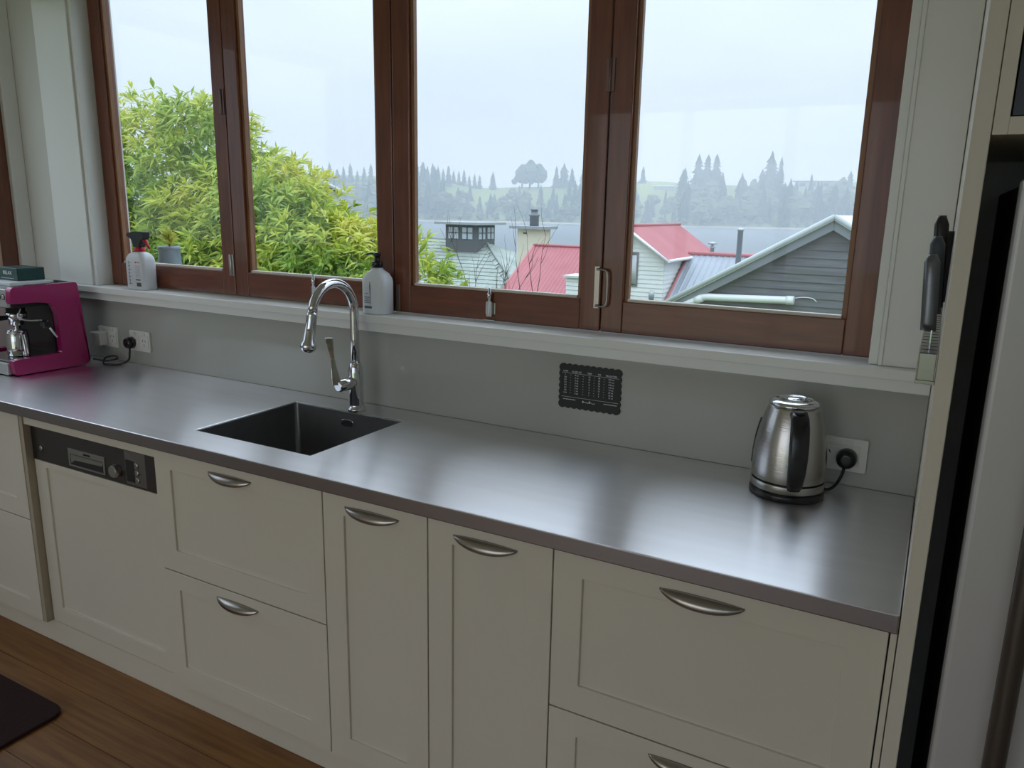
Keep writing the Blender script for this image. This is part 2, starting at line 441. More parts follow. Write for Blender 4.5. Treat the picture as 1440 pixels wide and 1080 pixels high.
# ------------------------------------------------------------------ worktop and sink
SX0, SX1, SB0, SB1 = -1.752, -1.330, .108, .492
b = MB()
xs = [XL + .002, SX0, SX1, -.0012]; ys = [0.0, SB0, SB1, YS - .007]
for zz in (CT, CT - .034):
    for i in range(3):
        for j in range(3):
            if i == 1 and j == 1: continue
            b.quad((xs[i], ys[j], zz), (xs[i + 1], ys[j], zz), (xs[i + 1], ys[j + 1], zz), (xs[i], ys[j + 1], zz))
def wallq(p, q): b.quad((*p, CT), (*q, CT), (*q, CT - .034), (*p, CT - .034))
for i in range(3):
    wallq((xs[i], ys[0]), (xs[i + 1], ys[0])); wallq((xs[i], ys[3]), (xs[i + 1], ys[3]))
    wallq((xs[0], ys[i]), (xs[0], ys[i + 1])); wallq((xs[3], ys[i]), (xs[3], ys[i + 1]))
wallq((SX0, SB0), (SX1, SB0)); wallq((SX0, SB1), (SX1, SB1)); wallq((SX0, SB0), (SX0, SB1)); wallq((SX1, SB0), (SX1, SB1))
me_top = b
wt = b.build('worktop', STEEL, None)
bm_ = bmesh.new(); bm_.from_mesh(wt.data); bmesh.ops.remove_doubles(bm_, verts=bm_.verts, dist=1e-5); bmesh.ops.recalc_face_normals(bm_, faces=bm_.faces); bm_.to_mesh(wt.data); bm_.free()
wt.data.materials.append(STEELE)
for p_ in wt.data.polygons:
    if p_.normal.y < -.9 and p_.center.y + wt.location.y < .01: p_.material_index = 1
md = wt.modifiers.new('bevel', 'BEVEL'); md.width = .0025; md.segments = 2; md.limit_method = 'ANGLE'
tag(wt, 'long brushed stainless steel worktop with a cut-out for the sink', 'worktop')

sk = thing('sink', 'square undermounted stainless steel sink set into the worktop', 'sink', ((SX0 + SX1) / 2, (SB0 + SB1) / 2, .70))
def ring(z, ins, r): return [(p[0], p[1], z) for p in rrect(SX0 + ins, SX1 - ins, SB0 + ins, SB1 - ins, r, 5)]
rings = [ring(CT - .0012, .0006, .010), ring(CT - .006, .0010, .012), ring(.722, .003, .016), ring(.706, .010, .022), ring(.702, .03, .03)]
b = MB(); b.loft(rings); b.f.pop(-2); b.sm.pop(-2)
bs = b.build('basin', SINKM, sk)
sd = bs.modifiers.new('solid', 'SOLIDIFY'); sd.thickness = .0012; sd.offset = 0
MB().lathe([(.045, 0), (.045, .002), (.038, .0025), (.036, .0005), (.012, .0005), (.010, .003), (.001, .003)], ((SX0 + SX1) / 2, (SB0 + SB1) / 2, .703), 24).build('drain', CHROME, sk)
b = MB(); zo = CT - .068
zo = .862
b.prism(rrect(-1.563, -1.513, zo - .011, zo + .011, .0105), 'y', SB1 - .0035, SB1 - .0075)
ov = b.build('overflow', CHROME, sk, .001)
MB().prism(rrect(-1.558, -1.518, zo - .006, zo + .006, .0058), 'y', SB1 - .0077, SB1 - .0082).build('slot', BLACKM, ov)

# ------------------------------------------------------------------ tap
TX, TY = -1.522, .512
tp = thing('kitchen_tap', 'tall chrome gooseneck mixer tap with side lever behind the sink', 'tap', (TX, TY, CT))
MB().lathe([(.028, 0), (.028, .006), (.0265, .009), (.0225, .010), (.0225, .02), (.0225, .066), (.0225, .07), (.0225, .118), (.0205, .135), (.0165, .147), (.014, .150)], (TX, TY, CT), 32).build('body', CHROME, tp)
pth = [(TX, TY, 1.04), (TX, TY, 1.12), (TX, TY, 1.19)]
cy, cz, R_ = TY - .088, 1.205, .088
for i in range(0, 17):
    a = math.radians(172 * i / 16); pth.append((TX, cy + R_ * math.cos(a), cz + R_ * math.sin(a)))
e = Vector(pth[-1]); dv = (e - Vector(pth[-2])).normalized()
MB().tube(pth, .0135, 18).build('spout', CHROME, tp)
h0 = e; hd = Vector((0, -.22, -.975)).normalized()
prof = [(0, .0138), (.004, .0150), (.010, .0150), (.012, .0142), (.05, .0152), (.080, .0165), (.088, .021), (.096, .0225), (.104, .019), (.110, .012)]
MB().tube([h0 + hd * t for t, r in prof], 0, 20, rs=[r for t, r in prof]).build('spray_head', CHROME, tp)
lp = Vector((TX - .012, TY - .055, CT + .085))
MB().tube([(TX, TY, CT + .092), (TX - .006, TY - .03, CT + .088), lp + Vector((0, -.004, 0)), lp + Vector((-.001, -.012, 0))], .019, 20, rs=[.020, .0195, .0185, .014]).build('lever_pivot', CHROME, tp)
b = MB(); L = []
for t, w_, th in ((0, .013, .008), (.02, .012, .007), (.05, .0085, .005), (.08, .0066, .0035), (.105, .0085, .003), (.125, .0115, .0025), (.142, .0115, .0022)):
    cpt = lp + Vector((-.006 - .10 * t, -.008 - .10 * t, t + .004))
    L.append([cpt + Vector((sx * w_ * .80 - sy * th * .6, sx * w_ * .6 + sy * th * .8, 0)) for sx, sy in ((-1, -1), (1, -1), (1, 1), (-1, 1))])
b.loft(L, False).build('lever', CHROME, tp, .0012)

# ------------------------------------------------------------------ base cabinets
YF = .020           # front faces
ZD = .155           # bottom of the fronts
ZT = CT - .0365     # top of the fronts
def cup_handle(parent, xc, zt):
    """half-moon cup pull, 155 mm wide"""
    b = MB(); N = 22; w2 = .0775; rings = []
    for i in range(N + 1):
        s_ = -1 + 2 * i / N; x = xc + s_ * w2
        k_ = max(0.0, 1 - abs(s_) ** 2.2)
        d = .002 + .019 * k_ ** .8; drop = .003 + .017 * k_ ** .75
        rings.append([(x, YF + .001, zt + .003 * k_), (x, YF - d * .45, zt + .0035 * k_), (x, YF - d * .9, zt - drop * .35), (x, YF - d, zt - drop * .75), (x, YF - d * .9, zt - drop),
                      (x, YF - d * .82, zt - drop * .72), (x, YF - d * .7, zt - drop * .3), (x, YF - d * .35, zt - .0005), (x, YF + .0005, zt - .001)])
    b.loft(rings)
    return b.build('handle', NICKEL, parent)
def front(name, parent, x0, x1, z0, z1, handle=True, bx=.062, top=None, dz=None, yf=YF):
    """shaker front: raised frame around a recessed panel"""
    top = bx - .010 if top is None else top
    t = .020; rc = .0065
    a0, a1, c0, c1 = x0 + bx, x1 - bx, z0 + bx, z1 - top
    b = MB()
    def P(x, z, y): return (x, y, z)
    o = [(x0, z0), (x1, z0), (x1, z1), (x0, z1)]; i_ = [(a0, c0), (a1, c0), (a1, c1), (a0, c1)]
    for k in range(4):
        j = (k + 1) % 4
        b.quad(P(*o[k], yf), P(*o[j], yf), P(*i_[j], yf), P(*i_[k], yf))
        b.quad(P(*i_[k], yf), P(*i_[j], yf), P(*i_[j], yf + rc), P(*i_[k], yf + rc))
        b.quad(P(*o[k], yf), P(*o[j], yf), P(*o[j], yf + t), P(*o[k], yf + t))
    b.quad(*[P(*q, yf + rc) for q in i_]); b.quad(*[P(*q, yf + t) for q in o])
    bm2 = b.build(name, PAINT, parent)
    q = bmesh.new(); q.from_mesh(bm2.data); bmesh.ops.remove_doubles(q, verts=q.verts, dist=1e-5); bmesh.ops.recalc_face_normals(q, faces=q.faces); q.to_mesh(bm2.data); q.free()
    m_ = bm2.modifiers.new('bevel', 'BEVEL'); m_.width = .0009; m_.segments = 1; m_.limit_method = 'ANGLE'
    if handle: cup_handle(bm2, (x0 + x1) / 2 if dz is None else dz, z1 - .027)
    return bm2
def unit(name, label, cat, x0, x1, group=None):
    r = thing(name, label, cat, ((x0 + x1) / 2, .3, ZD), group)
    b = MB(); ya, yb = YF + .0215, .585
    b.box(x0 + .001, x0 + .017, ya, yb, ZD, ZT - .001); b.box(x1 - .017, x1 - .001, ya, yb, ZD, ZT - .001)
    b.box(x0 + .017, x1 - .017, ya, yb, ZD, ZD + .016); b.box(x0 + .017, x1 - .017, yb - .008, yb, ZD + .016, ZT - .001)
    b.build('body', PAINT, r)
    return r
G = .0016
XC = [-3.29, -2.455, -2.4155, -1.8155, -1.2135, -.9135, -.6115, -.0118]
u = unit('drawer_cabinet', 'cream drawer cabinet left of the dishwasher under the coffee machine', 'cabinet', XC[0], XC[1])
front('drawer', u, XC[0] + G, XC[1] - G, .511 + G, ZT - .002, False); front('drawer', u, XC[0] + G, XC[1] - G, ZD, .511 - G, False)
u = unit('drawer_cabinet', 'cream drawer cabinet beneath the sink with two cup handles', 'cabinet', XC[3], XC[4])
front('drawer', u, XC[3] + G, XC[4] - G, .511 + G, ZT - .002, True, dz=-1.523); front('drawer', u, XC[3] + G, XC[4] - G, ZD, .511 - G, True, dz=-1.523)
u = unit('narrow_cupboard', 'narrow cream single-door cupboard next to the sink drawers', 'cabinet', XC[4], XC[5])
front('door', u, XC[4] + G, XC[5] - G, ZD, ZT - .002, True, dz=-1.067)
u = unit('narrow_cupboard', 'narrow cream single-door cupboard next to the wide end drawers', 'cabinet', XC[5], XC[6])
front('door', u, XC[5] + G, XC[6] - G, ZD, ZT - .002, True, dz=-.769)
u = unit('drawer_cabinet', 'wide cream drawer cabinet beneath the kettle against the end panel', 'cabinet', XC[6], XC[7])
front('drawer', u, XC[6] + G, XC[7] - G, .511 + G, ZT - .002, True, dz=-.316); front('drawer', u, XC[6] + G, XC[7] - G, ZD, .511 - G, True, dz=-.316)
struct(box('trim_7', PAINT, None, XC[7] + .001, -.0012, YF + .001, .04, FL, ZT - .002), 'cream filler strip between the wide drawers and the end panel')
struct(box('trim_8', PAINT, None, XL + .002, -.0135, .047, .063, FL + .001, ZD - .003), 'cream kickboard along the foot of the base cabinets')
struct(box('trim_9', mat('taupe_edge', (.42, .36, .27), .5), None, XC[1] + .0005, XC[1] + .0175, YF + .002, .55, ZD, ZT - .001), 'taupe gable strip at the left of the dishwasher')
struct(box('trim_10', PAINT, None, XC[1] + .019, XC[3] - .002, YF + .006, .04, .832, ZT - .001), 'cream rail above the dishwasher')

# ------------------------------------------------------------------ dishwasher
DX0, DX1 = XC[1] + .021, XC[3] - .0025
dw = thing('dishwasher', 'built-in dishwasher with black and steel control strip and cream door', 'dishwasher', ((DX0 + DX1) / 2, .3, ZD))
box('body', mat('dishwasher_body', (.18, .18, .18), .5, .5), dw, DX0 + .004, DX1 - .004, .068, .58, ZD, .828)
front('door', dw, DX0, DX1, ZD, .714, False, bx=.058, top=.02, yf=YF + .024)
DSTEEL = mat('dark_brushed_steel', (.13, .12, .125), .35, 1.0)
cpz0, cpz1, cpy = .7165, .8300, YF + .022
cp = MB().prism([(DX0, cpz0), (DX1, cpz0), (DX1, cpz1), (DX0, cpz1)], 'y', cpy, cpy + .02).build('control_panel', DSTEEL, dw, .001)
# scoop handle
b = MB(); hx0, hx1, hz0, hz1 = -2.243, -2.068, .728, .783
b.box(hx0, hx1, cpy - .003, cpy + .0005, hz1 - .016, hz1); b.box(hx0, hx0 + .008, cpy - .003, cpy + .0005, hz0, hz1 - .016); b.box(hx1 - .008, hx1, cpy - .003, cpy + .0005, hz0, hz1 - .016); b.box(hx0 + .008, hx1 - .008, cpy - .003, cpy + .0005, hz0, hz0 + .005)
hs = b.build('handle', mat('steel_handle', (.45, .45, .44), .3, 1.0), cp, .0008)
MB().box(hx0 + .008, hx1 - .008, cpy - .0012, cpy - .0002, hz0 + .005, hz1 - .016).build('grip_recess', BLACKM, cp)
b = MB().prism([(hx0 + .010, hz1 - .018), (hx1 - .010, hz1 - .018), (hx1 - .014, hz1 - .030), (hx0 + .03, hz1 - .034), (hx0 + .012, hz0 + .010)], 'y', cpy - .0022, cpy - .0013)
b.build('grip_lip', MATS['steel_handle'], cp)
MB().box(-2.166, -2.134, cpy - .0034, cpy - .0029, hz1 - .011, hz1 - .005).build('maker_mark', BLACKM, cp)
MB().lathe([(.0195, 0), (.0195, -.004), (.0175, -.014), (.0165, -.016)], (-2.016, cpy + .0003, .753), 28, 'y').build('programme_knob', MATS['steel_handle'], cp)
MB().box(-1.972, -1.936, cpy - .0012, cpy + .0003, .731, .795).build('display', BLACK, cp)
MB().box(-1.975, -1.885, cpy - .0006, cpy + .0003, .722, .822).build('button_plate', mat('mid_steel', (.30, .29, .29), .35, 1.0), cp)
for z in (.784, .762, .740):
    MB().lathe([(.0085, 0), (.0085, -.003), (.006, -.0045)], (-1.922, cpy - .0004, z), 16, 'y').build('button', MATS['steel_handle'], cp)
MB().lathe([(.0085, 0), (.0085, -.003), (.005, -.004)], (-2.385, cpy + .0003, .757), 16, 'y').build('power_button', MATS['steel_handle'], cp)

# ------------------------------------------------------------------ tall end panel, knife rack, overhead cupboard, fridge
ep = box('end_panel', PAINT, None, .0005, .0235, -.006, YS - .001, FL, ZC - .001, .0012)
tag(ep, 'tall cream end panel closing off the worktop beside the fridge', 'panel')
oc = thing('overhead_cupboard', 'overhead cupboard above the fridge with a black front panel', 'cabinet', (.4, .3, 1.617))
b = MB(); b.box(.0245, .0425, -.004, .60, 1.617, ZC - .002); b.box(.732, .75, -.004, .60, 1.617, ZC - .002); b.box(.0425, .732, -.004, .60, 1.617, 1.640); b.box(.0425, .732, .59, .60, 1.64, ZC - .002)
b.build('body', PAINT, oc, .0008)
MB().box(.0445, .730, .012, .024, 1.642, ZC - .01).build('black_panel', BLACK, oc, .001)  # plain black panel across the cupboard opening
fp = box('end_panel', PAINT, None, .752, .774, -.006, YS - .001, FL, ZC - .001, .0012); tag(fp, 'cream end panel on the far side of the fridge', 'panel')
fr = thing('fridge', 'tall fridge with pale door and dark bar handle in the alcove', 'fridge', (.4, .25, FL))
MB().box(.0700, .728, .012, .585, FL + .005, 1.555).build('body', BLACKM, fr, .004)
fd = MB().box(.0655, .732, -.052, .008, FL + .06, 1.56).build('door', FRIDGE, fr, .006, 3)
b = MB().tube([(.138, -.051, .32), (.140, -.085, .34), (.140, -.088, .40), (.140, -.088, 1.40), (.140, -.085, 1.46), (.138, -.051, 1.48)], .0145, 12)
b.build('handle', HANDLEM, fd)
kr = thing('knife_rack', 'slotted stainless steel knife rack fixed to the end panel', 'knife rack', (-.013, .3, 1.262))
b = MB(); b.box(-.0265, .0002, .04, .575, 1.262, 1.268); b.box(-.0265, -.0245, .04, .575, 1.268, 1.309); b.box(-.002, .0002, .04, .575, 1.268, 1.309); b.box(-.0245, -.002, .04, .042, 1.268, 1.309); b.box(-.0245, -.002, .573, .575, 1.268, 1.309)
b.build('box', NICKEL, kr, .0006)
yy = .05
while yy < .56:
    box('slot_bar', NICKEL, kr, -.0245, -.002, yy, yy + .028, 1.303, 1.309); yy += .0365
kg = 'knives in the wall rack'
for i, (yk, zt, hl, lab, m, lean) in enumerate([(.1205, 1.452, .118, 'kitchen knife with grey steel handle, foremost in the wall rack', mat('grey_steel_handle', (.16, .17, .19), .3, .8), .02),
        (.193, 1.478, .125, 'kitchen knife with dark blue-grey handle, second in the wall rack', mat('blue_grey_handle', (.05, .06, .075), .35), .03),
        (.266, 1.512, .155, 'kitchen knife with riveted black handle, tallest in the wall rack', BLACK, .02),
        (.339, 1.485, .125, 'small kitchen knife with black handle, rearmost in the wall rack', BLACKM, .0)]):
    kn = thing('kitchen_knife', lab, 'knife', (-.0135, yk, 1.27), kg)
    rr = []
    for t, w_ in ((0, .009), (.1, .012), (.35, .011), (.6, .013), (.9, .014), (.98, .011), (1, .006)):
        z = zt - hl + hl * t
        xo = (-.0185, -.0150, -.0135, -.0085)[i] - .008 * t * (1 if i < 3 else -.3)
        rr.append([(xo + sx * .0112 * (1 if t < .95 else .6), yk + sy * w_ + lean * t * .4, z) for sx, sy in ((-1, -.6), (-.5, -1), (.5, -1), (1, -.6), (1, .6), (.5, 1), (-.5, 1), (-1, .6))])
    MB().loft(rr).build('handle', m, kn)
    MB().prism([(yk - .016, 1.27), (yk + .003, 1.262 + .012), (yk + .014, 1.30), (yk + .014, zt - hl + .002), (yk - .014, zt - hl + .002)], 'x', -.0145, -.0125).build('blade', CHROME, kn)
    if i == 2:
        for q in (.25, .5, .75): MB().lathe([(.003, 0), (.003, -.0012)], (-.0135 - .008 * q - .0109, yk + .008 * q, zt - hl + hl * q), 8, 'x').build('rivet', CHROME, kn)

# ------------------------------------------------------------------ power points
def outlet(xc, zc, w, label, sockets):
    r = thing('power_point', label, 'power point', (xc, YS - .008, zc - .04))
    yf = YS - .0145
    MB().prism(rrect(xc - w / 2, xc + w / 2, zc - .039, zc + .039, .004, 3), 'y', yf, YS - .0062).build('plate', PLASTW, r, .0015)
    for sx in sockets:
        box('socket_face', PLASTW, r, sx - .024, sx + .024, yf - .0022, yf - .0001, zc - .026, zc + .022, .001)
        b = MB()
        for dx, dz, an in ((-.0075, .004, 30), (.0075, .004, -30), (0, -.013, 0)):
            c_, s_ = math.cos(math.radians(an)), math.sin(math.radians(an)); pts = []
            for px, pz in ((-.0012, -.0045), (.0012, -.0045), (.0012, .0045), (-.0012, .0045)): pts.append((sx + dx + px * c_ + pz * s_, zc + dz - px * s_ + pz * c_))
            b.prism(pts, 'y', yf - .0026, yf - .0023)
        b.build('socket_slots', BLACKM, r)
        box('switch', PLASTW, r, sx - .006, sx + .006, yf - .004, yf - .0001, zc + .025, zc + .034, .0008)
    return r
outlet(-.164, .975, .116, 'white double power point behind the kettle', (-.193, -.146))
outlet(-2.645, .991, .118, 'white double power point with black plug near the spray bottle', (-2.672, -2.617))
outlet(-2.835, .991, .118, 'white double power point with white adapter beside the coffee machine', (-2.862, -2.807))
YP = YS - .017
def plug(xc, zc, r, label, path):
    t = thing('plug_lead', label, 'power lead', (xc, YP, zc - r))
    MB().lathe([(r, 0), (r, -.012), (r * .93, -.022), (r * .8, -.027), (r * .4, -.029)], (xc, YP, zc), 24, 'y').build('plug', BLACK, t)
    MB().tube(path, .0036, 8).build('cable', RUBBER, t)
plug(-.1475, .969, .0225, 'black plug and cable of the kettle', bez([(-.149, YP - .016, .955), (-.152, YP - .024, .935), (-.160, YP - .04, .916), (-.172, YP - .055, .9055), (-.19, YP - .06, .9045), (-.205, YP - .062, .9045)]))
plug(-2.686, .983, .0225, 'black plug and cable of the coffee machine', bez([(-2.682, YP - .015, .968), (-2.676, YP - .022, .945), (-2.676, YP - .03, .92), (-2.70, YP - .05, .905), (-2.735, YP - .075, .9045), (-2.77, YP - .07, .9045), (-2.79, YP - .045, .92), (-2.77, YP - .02, .925), (-2.745, YP - .03, .918), (-2.77, YP - .06, .912), (-2.806, YP - .085, .92)]))
ad = thing('power_adapter', 'white power adapter with a small amber light beside the coffee machine', 'adapter', (-2.865, YP, .96))
MB().box(-2.895, -2.835, YP - .034, YP + .0002, .960, 1.010).build('body', PLASTW, ad, .004)
MB().lathe([(.003, 0), (.003, -.0012)], (-2.845, YP - .0342, .985), 10, 'y').build('indicator', mat('amber_lens', (.8, .6, .2), .3), ad)

# ------------------------------------------------------------------ measures chart
CX0, CX1, CZ0, CZ1 = -.884, -.7025, .983, 1.1075
ch = thing('measures_chart', 'black scalloped kitchen measures chart stuck on the splashback', 'chart', ((CX0 + CX1) / 2, YS - .008, CZ0))
pts = []
def scal(p, q, n, nx, nz):
    for i in range(n):
        for k in range(4):
            t = (i + k / 4) / n; w_ = .0035 * math.sin(math.pi * k / 4)
            pts.append((p[0] + (q[0] - p[0]) * t + nx * w_, p[1] + (q[1] - p[1]) * t + nz * w_))
i_ = .004
scal((CX0 + i_, CZ0 + i_), (CX1 - i_, CZ0 + i_), 10, 0, -1); scal((CX1 - i_, CZ0 + i_), (CX1 - i_, CZ1 - i_), 7, 1, 0)
scal((CX1 - i_, CZ1 - i_), (CX0 + i_, CZ1 - i_), 10, 0, 1); scal((CX0 + i_, CZ1 - i_), (CX0 + i_, CZ0 + i_), 7, -1, 0)
MB().prism(pts, 'y', YS - .0095, YS - .0062).build('board', SLATE, ch)
yt = YS - .0098
cols = [CX0 + .020, CX0 + .053, CX0 + .090, CX0 + .118, CX0 + .152]
for x, s_ in zip(cols, ('CUPS', 'FLUID OZ', 'TBSP', 'TSP', 'MILLILITERS')): text('heading', s_, .0062, PRINTG, ch, (x, yt, CZ1 - .0215))
rows = [('1', '8 oz', '16', '48', '237 ml'), ('3/4', '6 oz', '12', '36', '177 ml'), ('2/3', '5 oz', '11', '32', '158 ml'), ('1/2', '4 oz', '8', '24', '118 ml'), ('1/3', '3 oz', '5', '16', '79 ml'), ('1/4', '2 oz', '4', '12', '59 ml'), ('1/8', '1 oz', '2', '6', '30 ml'), ('1/16', '.5 oz', '1', '3', '15 ml')]
dsh = MB()
for j, r in enumerate(rows):
    z = CZ1 - .031 - j * .0071
    text('row', r[0], .0058, PRINTG, ch, (cols[0], yt, z))
    for k in range(1, 5): text('row', r[k], .0058, PRINTG, ch, (cols[k], yt, z))
    for x in (CX0 + .035, CX0 + .072, CX0 + .104, CX0 + .132): dsh.box(x - .0013, x + .0013, yt - .0003, yt + .0002, z - .0004, z + .0004)
dsh.build('dashes', PRINTG, ch)['kind'] = 'stuff'
b = MB(); b.box(CX0 + .010, CX1 - .008, yt - .0003, yt + .0002, CZ1 - .0262, CZ1 - .0256); b.box(CX0 + .010, CX1 - .008, yt - .0003, yt + .0002, CZ0 + .0325, CZ0 + .0331)
b.build('rules', PRINTG, ch)['kind'] = 'stuff'
b = MB()
for x, n_ in ((CX0 + .015, 9), (CX1 - .048, 9)):
    for k in range(n_): b.box(x + k * .0042, x + k * .0042 + .003, yt - .0003, yt + .0002, CZ0 + .025, CZ0 + .0268)
for k in range(8): b.box(CX0 + .072 + k * .0047, CX0 + .0755 + k * .0047, yt - .0003, yt + .0002, CZ0 + .021 + (k % 3) * .001, CZ0 + .0225 + (k % 3) * .001 + (.004 if k in (0, 4) else 0))
b.build('small_print', PRINTG, ch)['kind'] = 'stuff'

# ------------------------------------------------------------------ kettle
KX, KY = -.256, .478
kt = thing('kettle', 'brushed steel electric kettle with black handle on its base', 'kettle', (KX, KY, CT))
MB().lathe([(.078, .0005), (.080, .003), (.080, .012), (.078, .016), (.07, .017)], (KX, KY, CT), 48).build('power_base', BLACK, kt)
MB().lathe([(.0755, .0175), (.0785, .019), (.0785, .034), (.078, .036)], (KX, KY, CT), 48).build('base_band', KETTLE, kt)
MB().lathe([(.0745, .0362), (.0745, .0388)], (KX, KY, CT), 48).build('base_seam', BLACK, kt)
MB().lathe([(.0765, .039), (.078, .042), (.0785, .06), (.0775, .09), (.0745, .12), (.069, .15), (.062, .177), (.0545, .198), (.052, .204)], (KX, KY, CT), 56).build('body', KETTLE, kt)
MB().lathe([(.0535, .2042), (.0545, .2065), (.053, .210), (.046, .2145), (.028, .218), (.0275, .2165), (.018, .2165), (.017, .2185), (.004, .2195)], (KX, KY, CT), 48).build('lid', CHROME, kt)
hd = Vector((.30, -.954, 0)).normalized(); sd_ = Vector((-hd.y, hd.x, 0)); kc = Vector((KX, KY, CT))
path = [(.050, .190), (.066, .196), (.083, .190), (.095, .172), (.103, .145), (.107, .110), (.105, .080), (.098, .055), (.088, .040), (.079, .036)]
rr = []
for k, (r, z) in enumerate(path):
    p0 = path[max(k - 1, 0)]; p1 = path[min(k + 1, len(path) - 1)]
    tx, tz = p1[0] - p0[0], p1[1] - p0[1]; n_ = math.hypot(tx, tz); nx, nz = -tz / n_, tx / n_
    w_ = [.017, .0175, .0185, .0195, .020, .0195, .0185, .0165, .014, .011][k]; th = [.008, .009, .010, .0105, .011, .011, .0105, .010, .009, .007][k]
    ringp = []
    for q in range(14):
        a = 2 * math.pi * q / 14
        sx = math.copysign(abs(math.cos(a)) ** .6, math.cos(a)) * w_; sn = math.copysign(abs(math.sin(a)) ** .6, math.sin(a)) * th
        ringp.append(kc + sd_ * sx + hd * (r + nx * sn) + Vector((0, 0, z + nz * sn)))
    rr.append(ringp)
MB().loft(rr).build('handle', BLACK, kt)
hp = kc + hd * .0985
MB().lathe([(.011, 0), (.011, .004), (.009, .005)], (kc.x + hd.x * .075, kc.y + hd.y * .075, CT + .2005), 16).build('switch', BLACKM, kt)
# pouring lip and water window
ld = -hd
b = MB(); rr = []
for z, r0, o_ in ((.150, .066, .004), (.172, .060, .010), (.190, .054, .018), (.203, .050, .026)):
    rr.append([kc + ld * (r0 - .012) + sd_ * .016 + Vector((0, 0, z)), kc + ld * (r0 + o_) + Vector((0, 0, z)), kc + ld * (r0 - .012) - sd_ * .016 + Vector((0, 0, z))])
b.loft(rr).build('spout', KETTLE, kt)
gd = Vector((-.99, .12, 0)).normalized(); gs = Vector((-gd.y, gd.x, 0)); rr = []
for z, r0, w_ in ((.055, .0785, .004), (.062, .0785, .009), (.09, .0772, .010), (.12, .0742, .010), (.15, .0688, .009), (.162, .066, .004)):
    rr.append([kc + gd * (r0 + d) + gs * s_ * w_ + Vector((0, 0, z)) for d, s_ in ((-.004, -1), (.004, -.7), (.0055, 0), (.004, .7), (-.004, 1))])
MB().loft(rr).build('water_window', BLACK, kt)

# ------------------------------------------------------------------ bottles on the sill
SZ = 1.1897
sp = thing('spray_bottle', 'translucent white spray bottle with red collar and black trigger head on the sill', 'spray bottle', (-2.615, .603, SZ))
BX, BY = -2.615, .603
def rr_ring(cx, cy, hw, hd_, r, z): return [(p[0], p[1], z) for p in rrect(cx - hw, cx + hw, cy - hd_, cy + hd_, min(r, hw * .95, hd_ * .95), 5)]
MB().loft([rr_ring(BX, BY, .048, .028, .012, SZ + .0003), rr_ring(BX, BY, .051, .031, .014, SZ + .004), rr_ring(BX, BY, .051, .031, .014, SZ + .105), rr_ring(BX, BY, .049, .030, .016, SZ + .118), rr_ring(BX, BY, .040, .027, .018, SZ + .130), rr_ring(BX, BY, .022, .020, .016, SZ + .138), rr_ring(BX, BY, .0165, .0165, .0155, SZ + .140)]).build('bottle', TRANSL, sp)
MB().lathe([(.019, 0), (.0195, .003), (.0195, .014), (.017, .016)], (BX, BY, SZ + .1402), 24).build('collar', RED, sp)
hpts = roundpoly([(BX - .016, SZ + .156), (BX + .015, SZ + .156), (BX + .020, SZ + .172), (BX + .032, SZ + .184), (BX + .044, SZ + .188), (BX + .046, SZ + .212), (BX + .0, SZ + .213), (BX - .045, SZ + .206), (BX - .055, SZ + .197), (BX - .028, SZ + .186), (BX - .02, SZ + .172)], .004, 3)
MB().prism(hpts, 'y', BY - .014, BY + .014).build('spray_head', BLACKM, sp, .003)
MB().tube([(BX + .026, BY, SZ + .186), (BX + .040, BY, SZ + .178), (BX + .047, BY, SZ + .165), (BX + .057, BY, SZ + .152)], .006, 10, rs=[.009, .0085, .006, .004], flat=.8).build('trigger', RED, sp)
b = MB()
yl = BY - .0313
for k in range(7): b.box(BX - .030, BX - .030 + (.010 if k % 2 else .016), yl - .0003, yl + .0002, SZ + .022 + k * .013, SZ + .0234 + k * .013)
b.box(BX - .0255, BX - .0243, yl - .0003, yl + .0002, SZ + .02, SZ + .105)
b.box(BX + .012, BX + .037, yl - .0003, yl + .0002, SZ + .014, SZ + .028); b.box(BX + .008, BX + .034, yl - .0003, yl + .0002, SZ + .036, SZ + .040)
b.build('graduation_print', mat('dark_print', (.06, .06, .07), .6), sp)['kind'] = 'stuff'
b = MB()
for k in range(9): b.box(BX + .010, BX + .036, yl - .0003, yl + .0002, SZ + .048 + k * .005, SZ + .0495 + k * .005)
b.build('small_print', mat('grey_print', (.45, .46, .48), .6), sp)['kind'] = 'stuff'
b = MB(); b.box(BX + .010, BX + .020, yl - .0003, yl + .0002, SZ + .099, SZ + .104); b.box(BX + .025, BX + .036, yl - .0003, yl + .0002, SZ + .100, SZ + .103); b.box(BX - .046, BX - .038, yl - .0003, yl + .0002, SZ + .100, SZ + .103)
b.build('red_print', RED, sp)['kind'] = 'stuff'

OX, OY = -1.502, .600
so = thing('soap_dispenser', 'white soap bottle with black pump on the sill behind the tap', 'soap bottle', (OX, OY, SZ))
MB().loft([rr_ring(OX, OY, .040, .030, .018, SZ + .0003), rr_ring(OX, OY, .0435, .0325, .02, SZ + .004), rr_ring(OX, OY, .0435, .0325, .02, SZ + .098), rr_ring(OX, OY, .042, .032, .022, SZ + .108), rr_ring(OX, OY, .034, .028, .022, SZ + .122), rr_ring(OX, OY, .020, .019, .018, SZ + .132), rr_ring(OX, OY, .0165, .0165, .0155, SZ + .135), rr_ring(OX, OY, .0165, .0165, .0155, SZ + .139)]).build('bottle', SOAPW, so)
b = MB().lathe([(.0175, 0), (.0175, .016), (.016, .018), (.0085, .0185), (.0085, .034), (.011, .0345), (.011, .043), (.009, .0445)], (OX, OY, SZ + .1392), 20)
b.tube([(OX, OY, SZ + .179), (OX - .02, OY - .004, SZ + .1805), (OX - .034, OY - .006, SZ + .177)], .005, 8, flat=.7)
b.build('pump', BLACK, so)
b = MB(); yl = OY - .0328
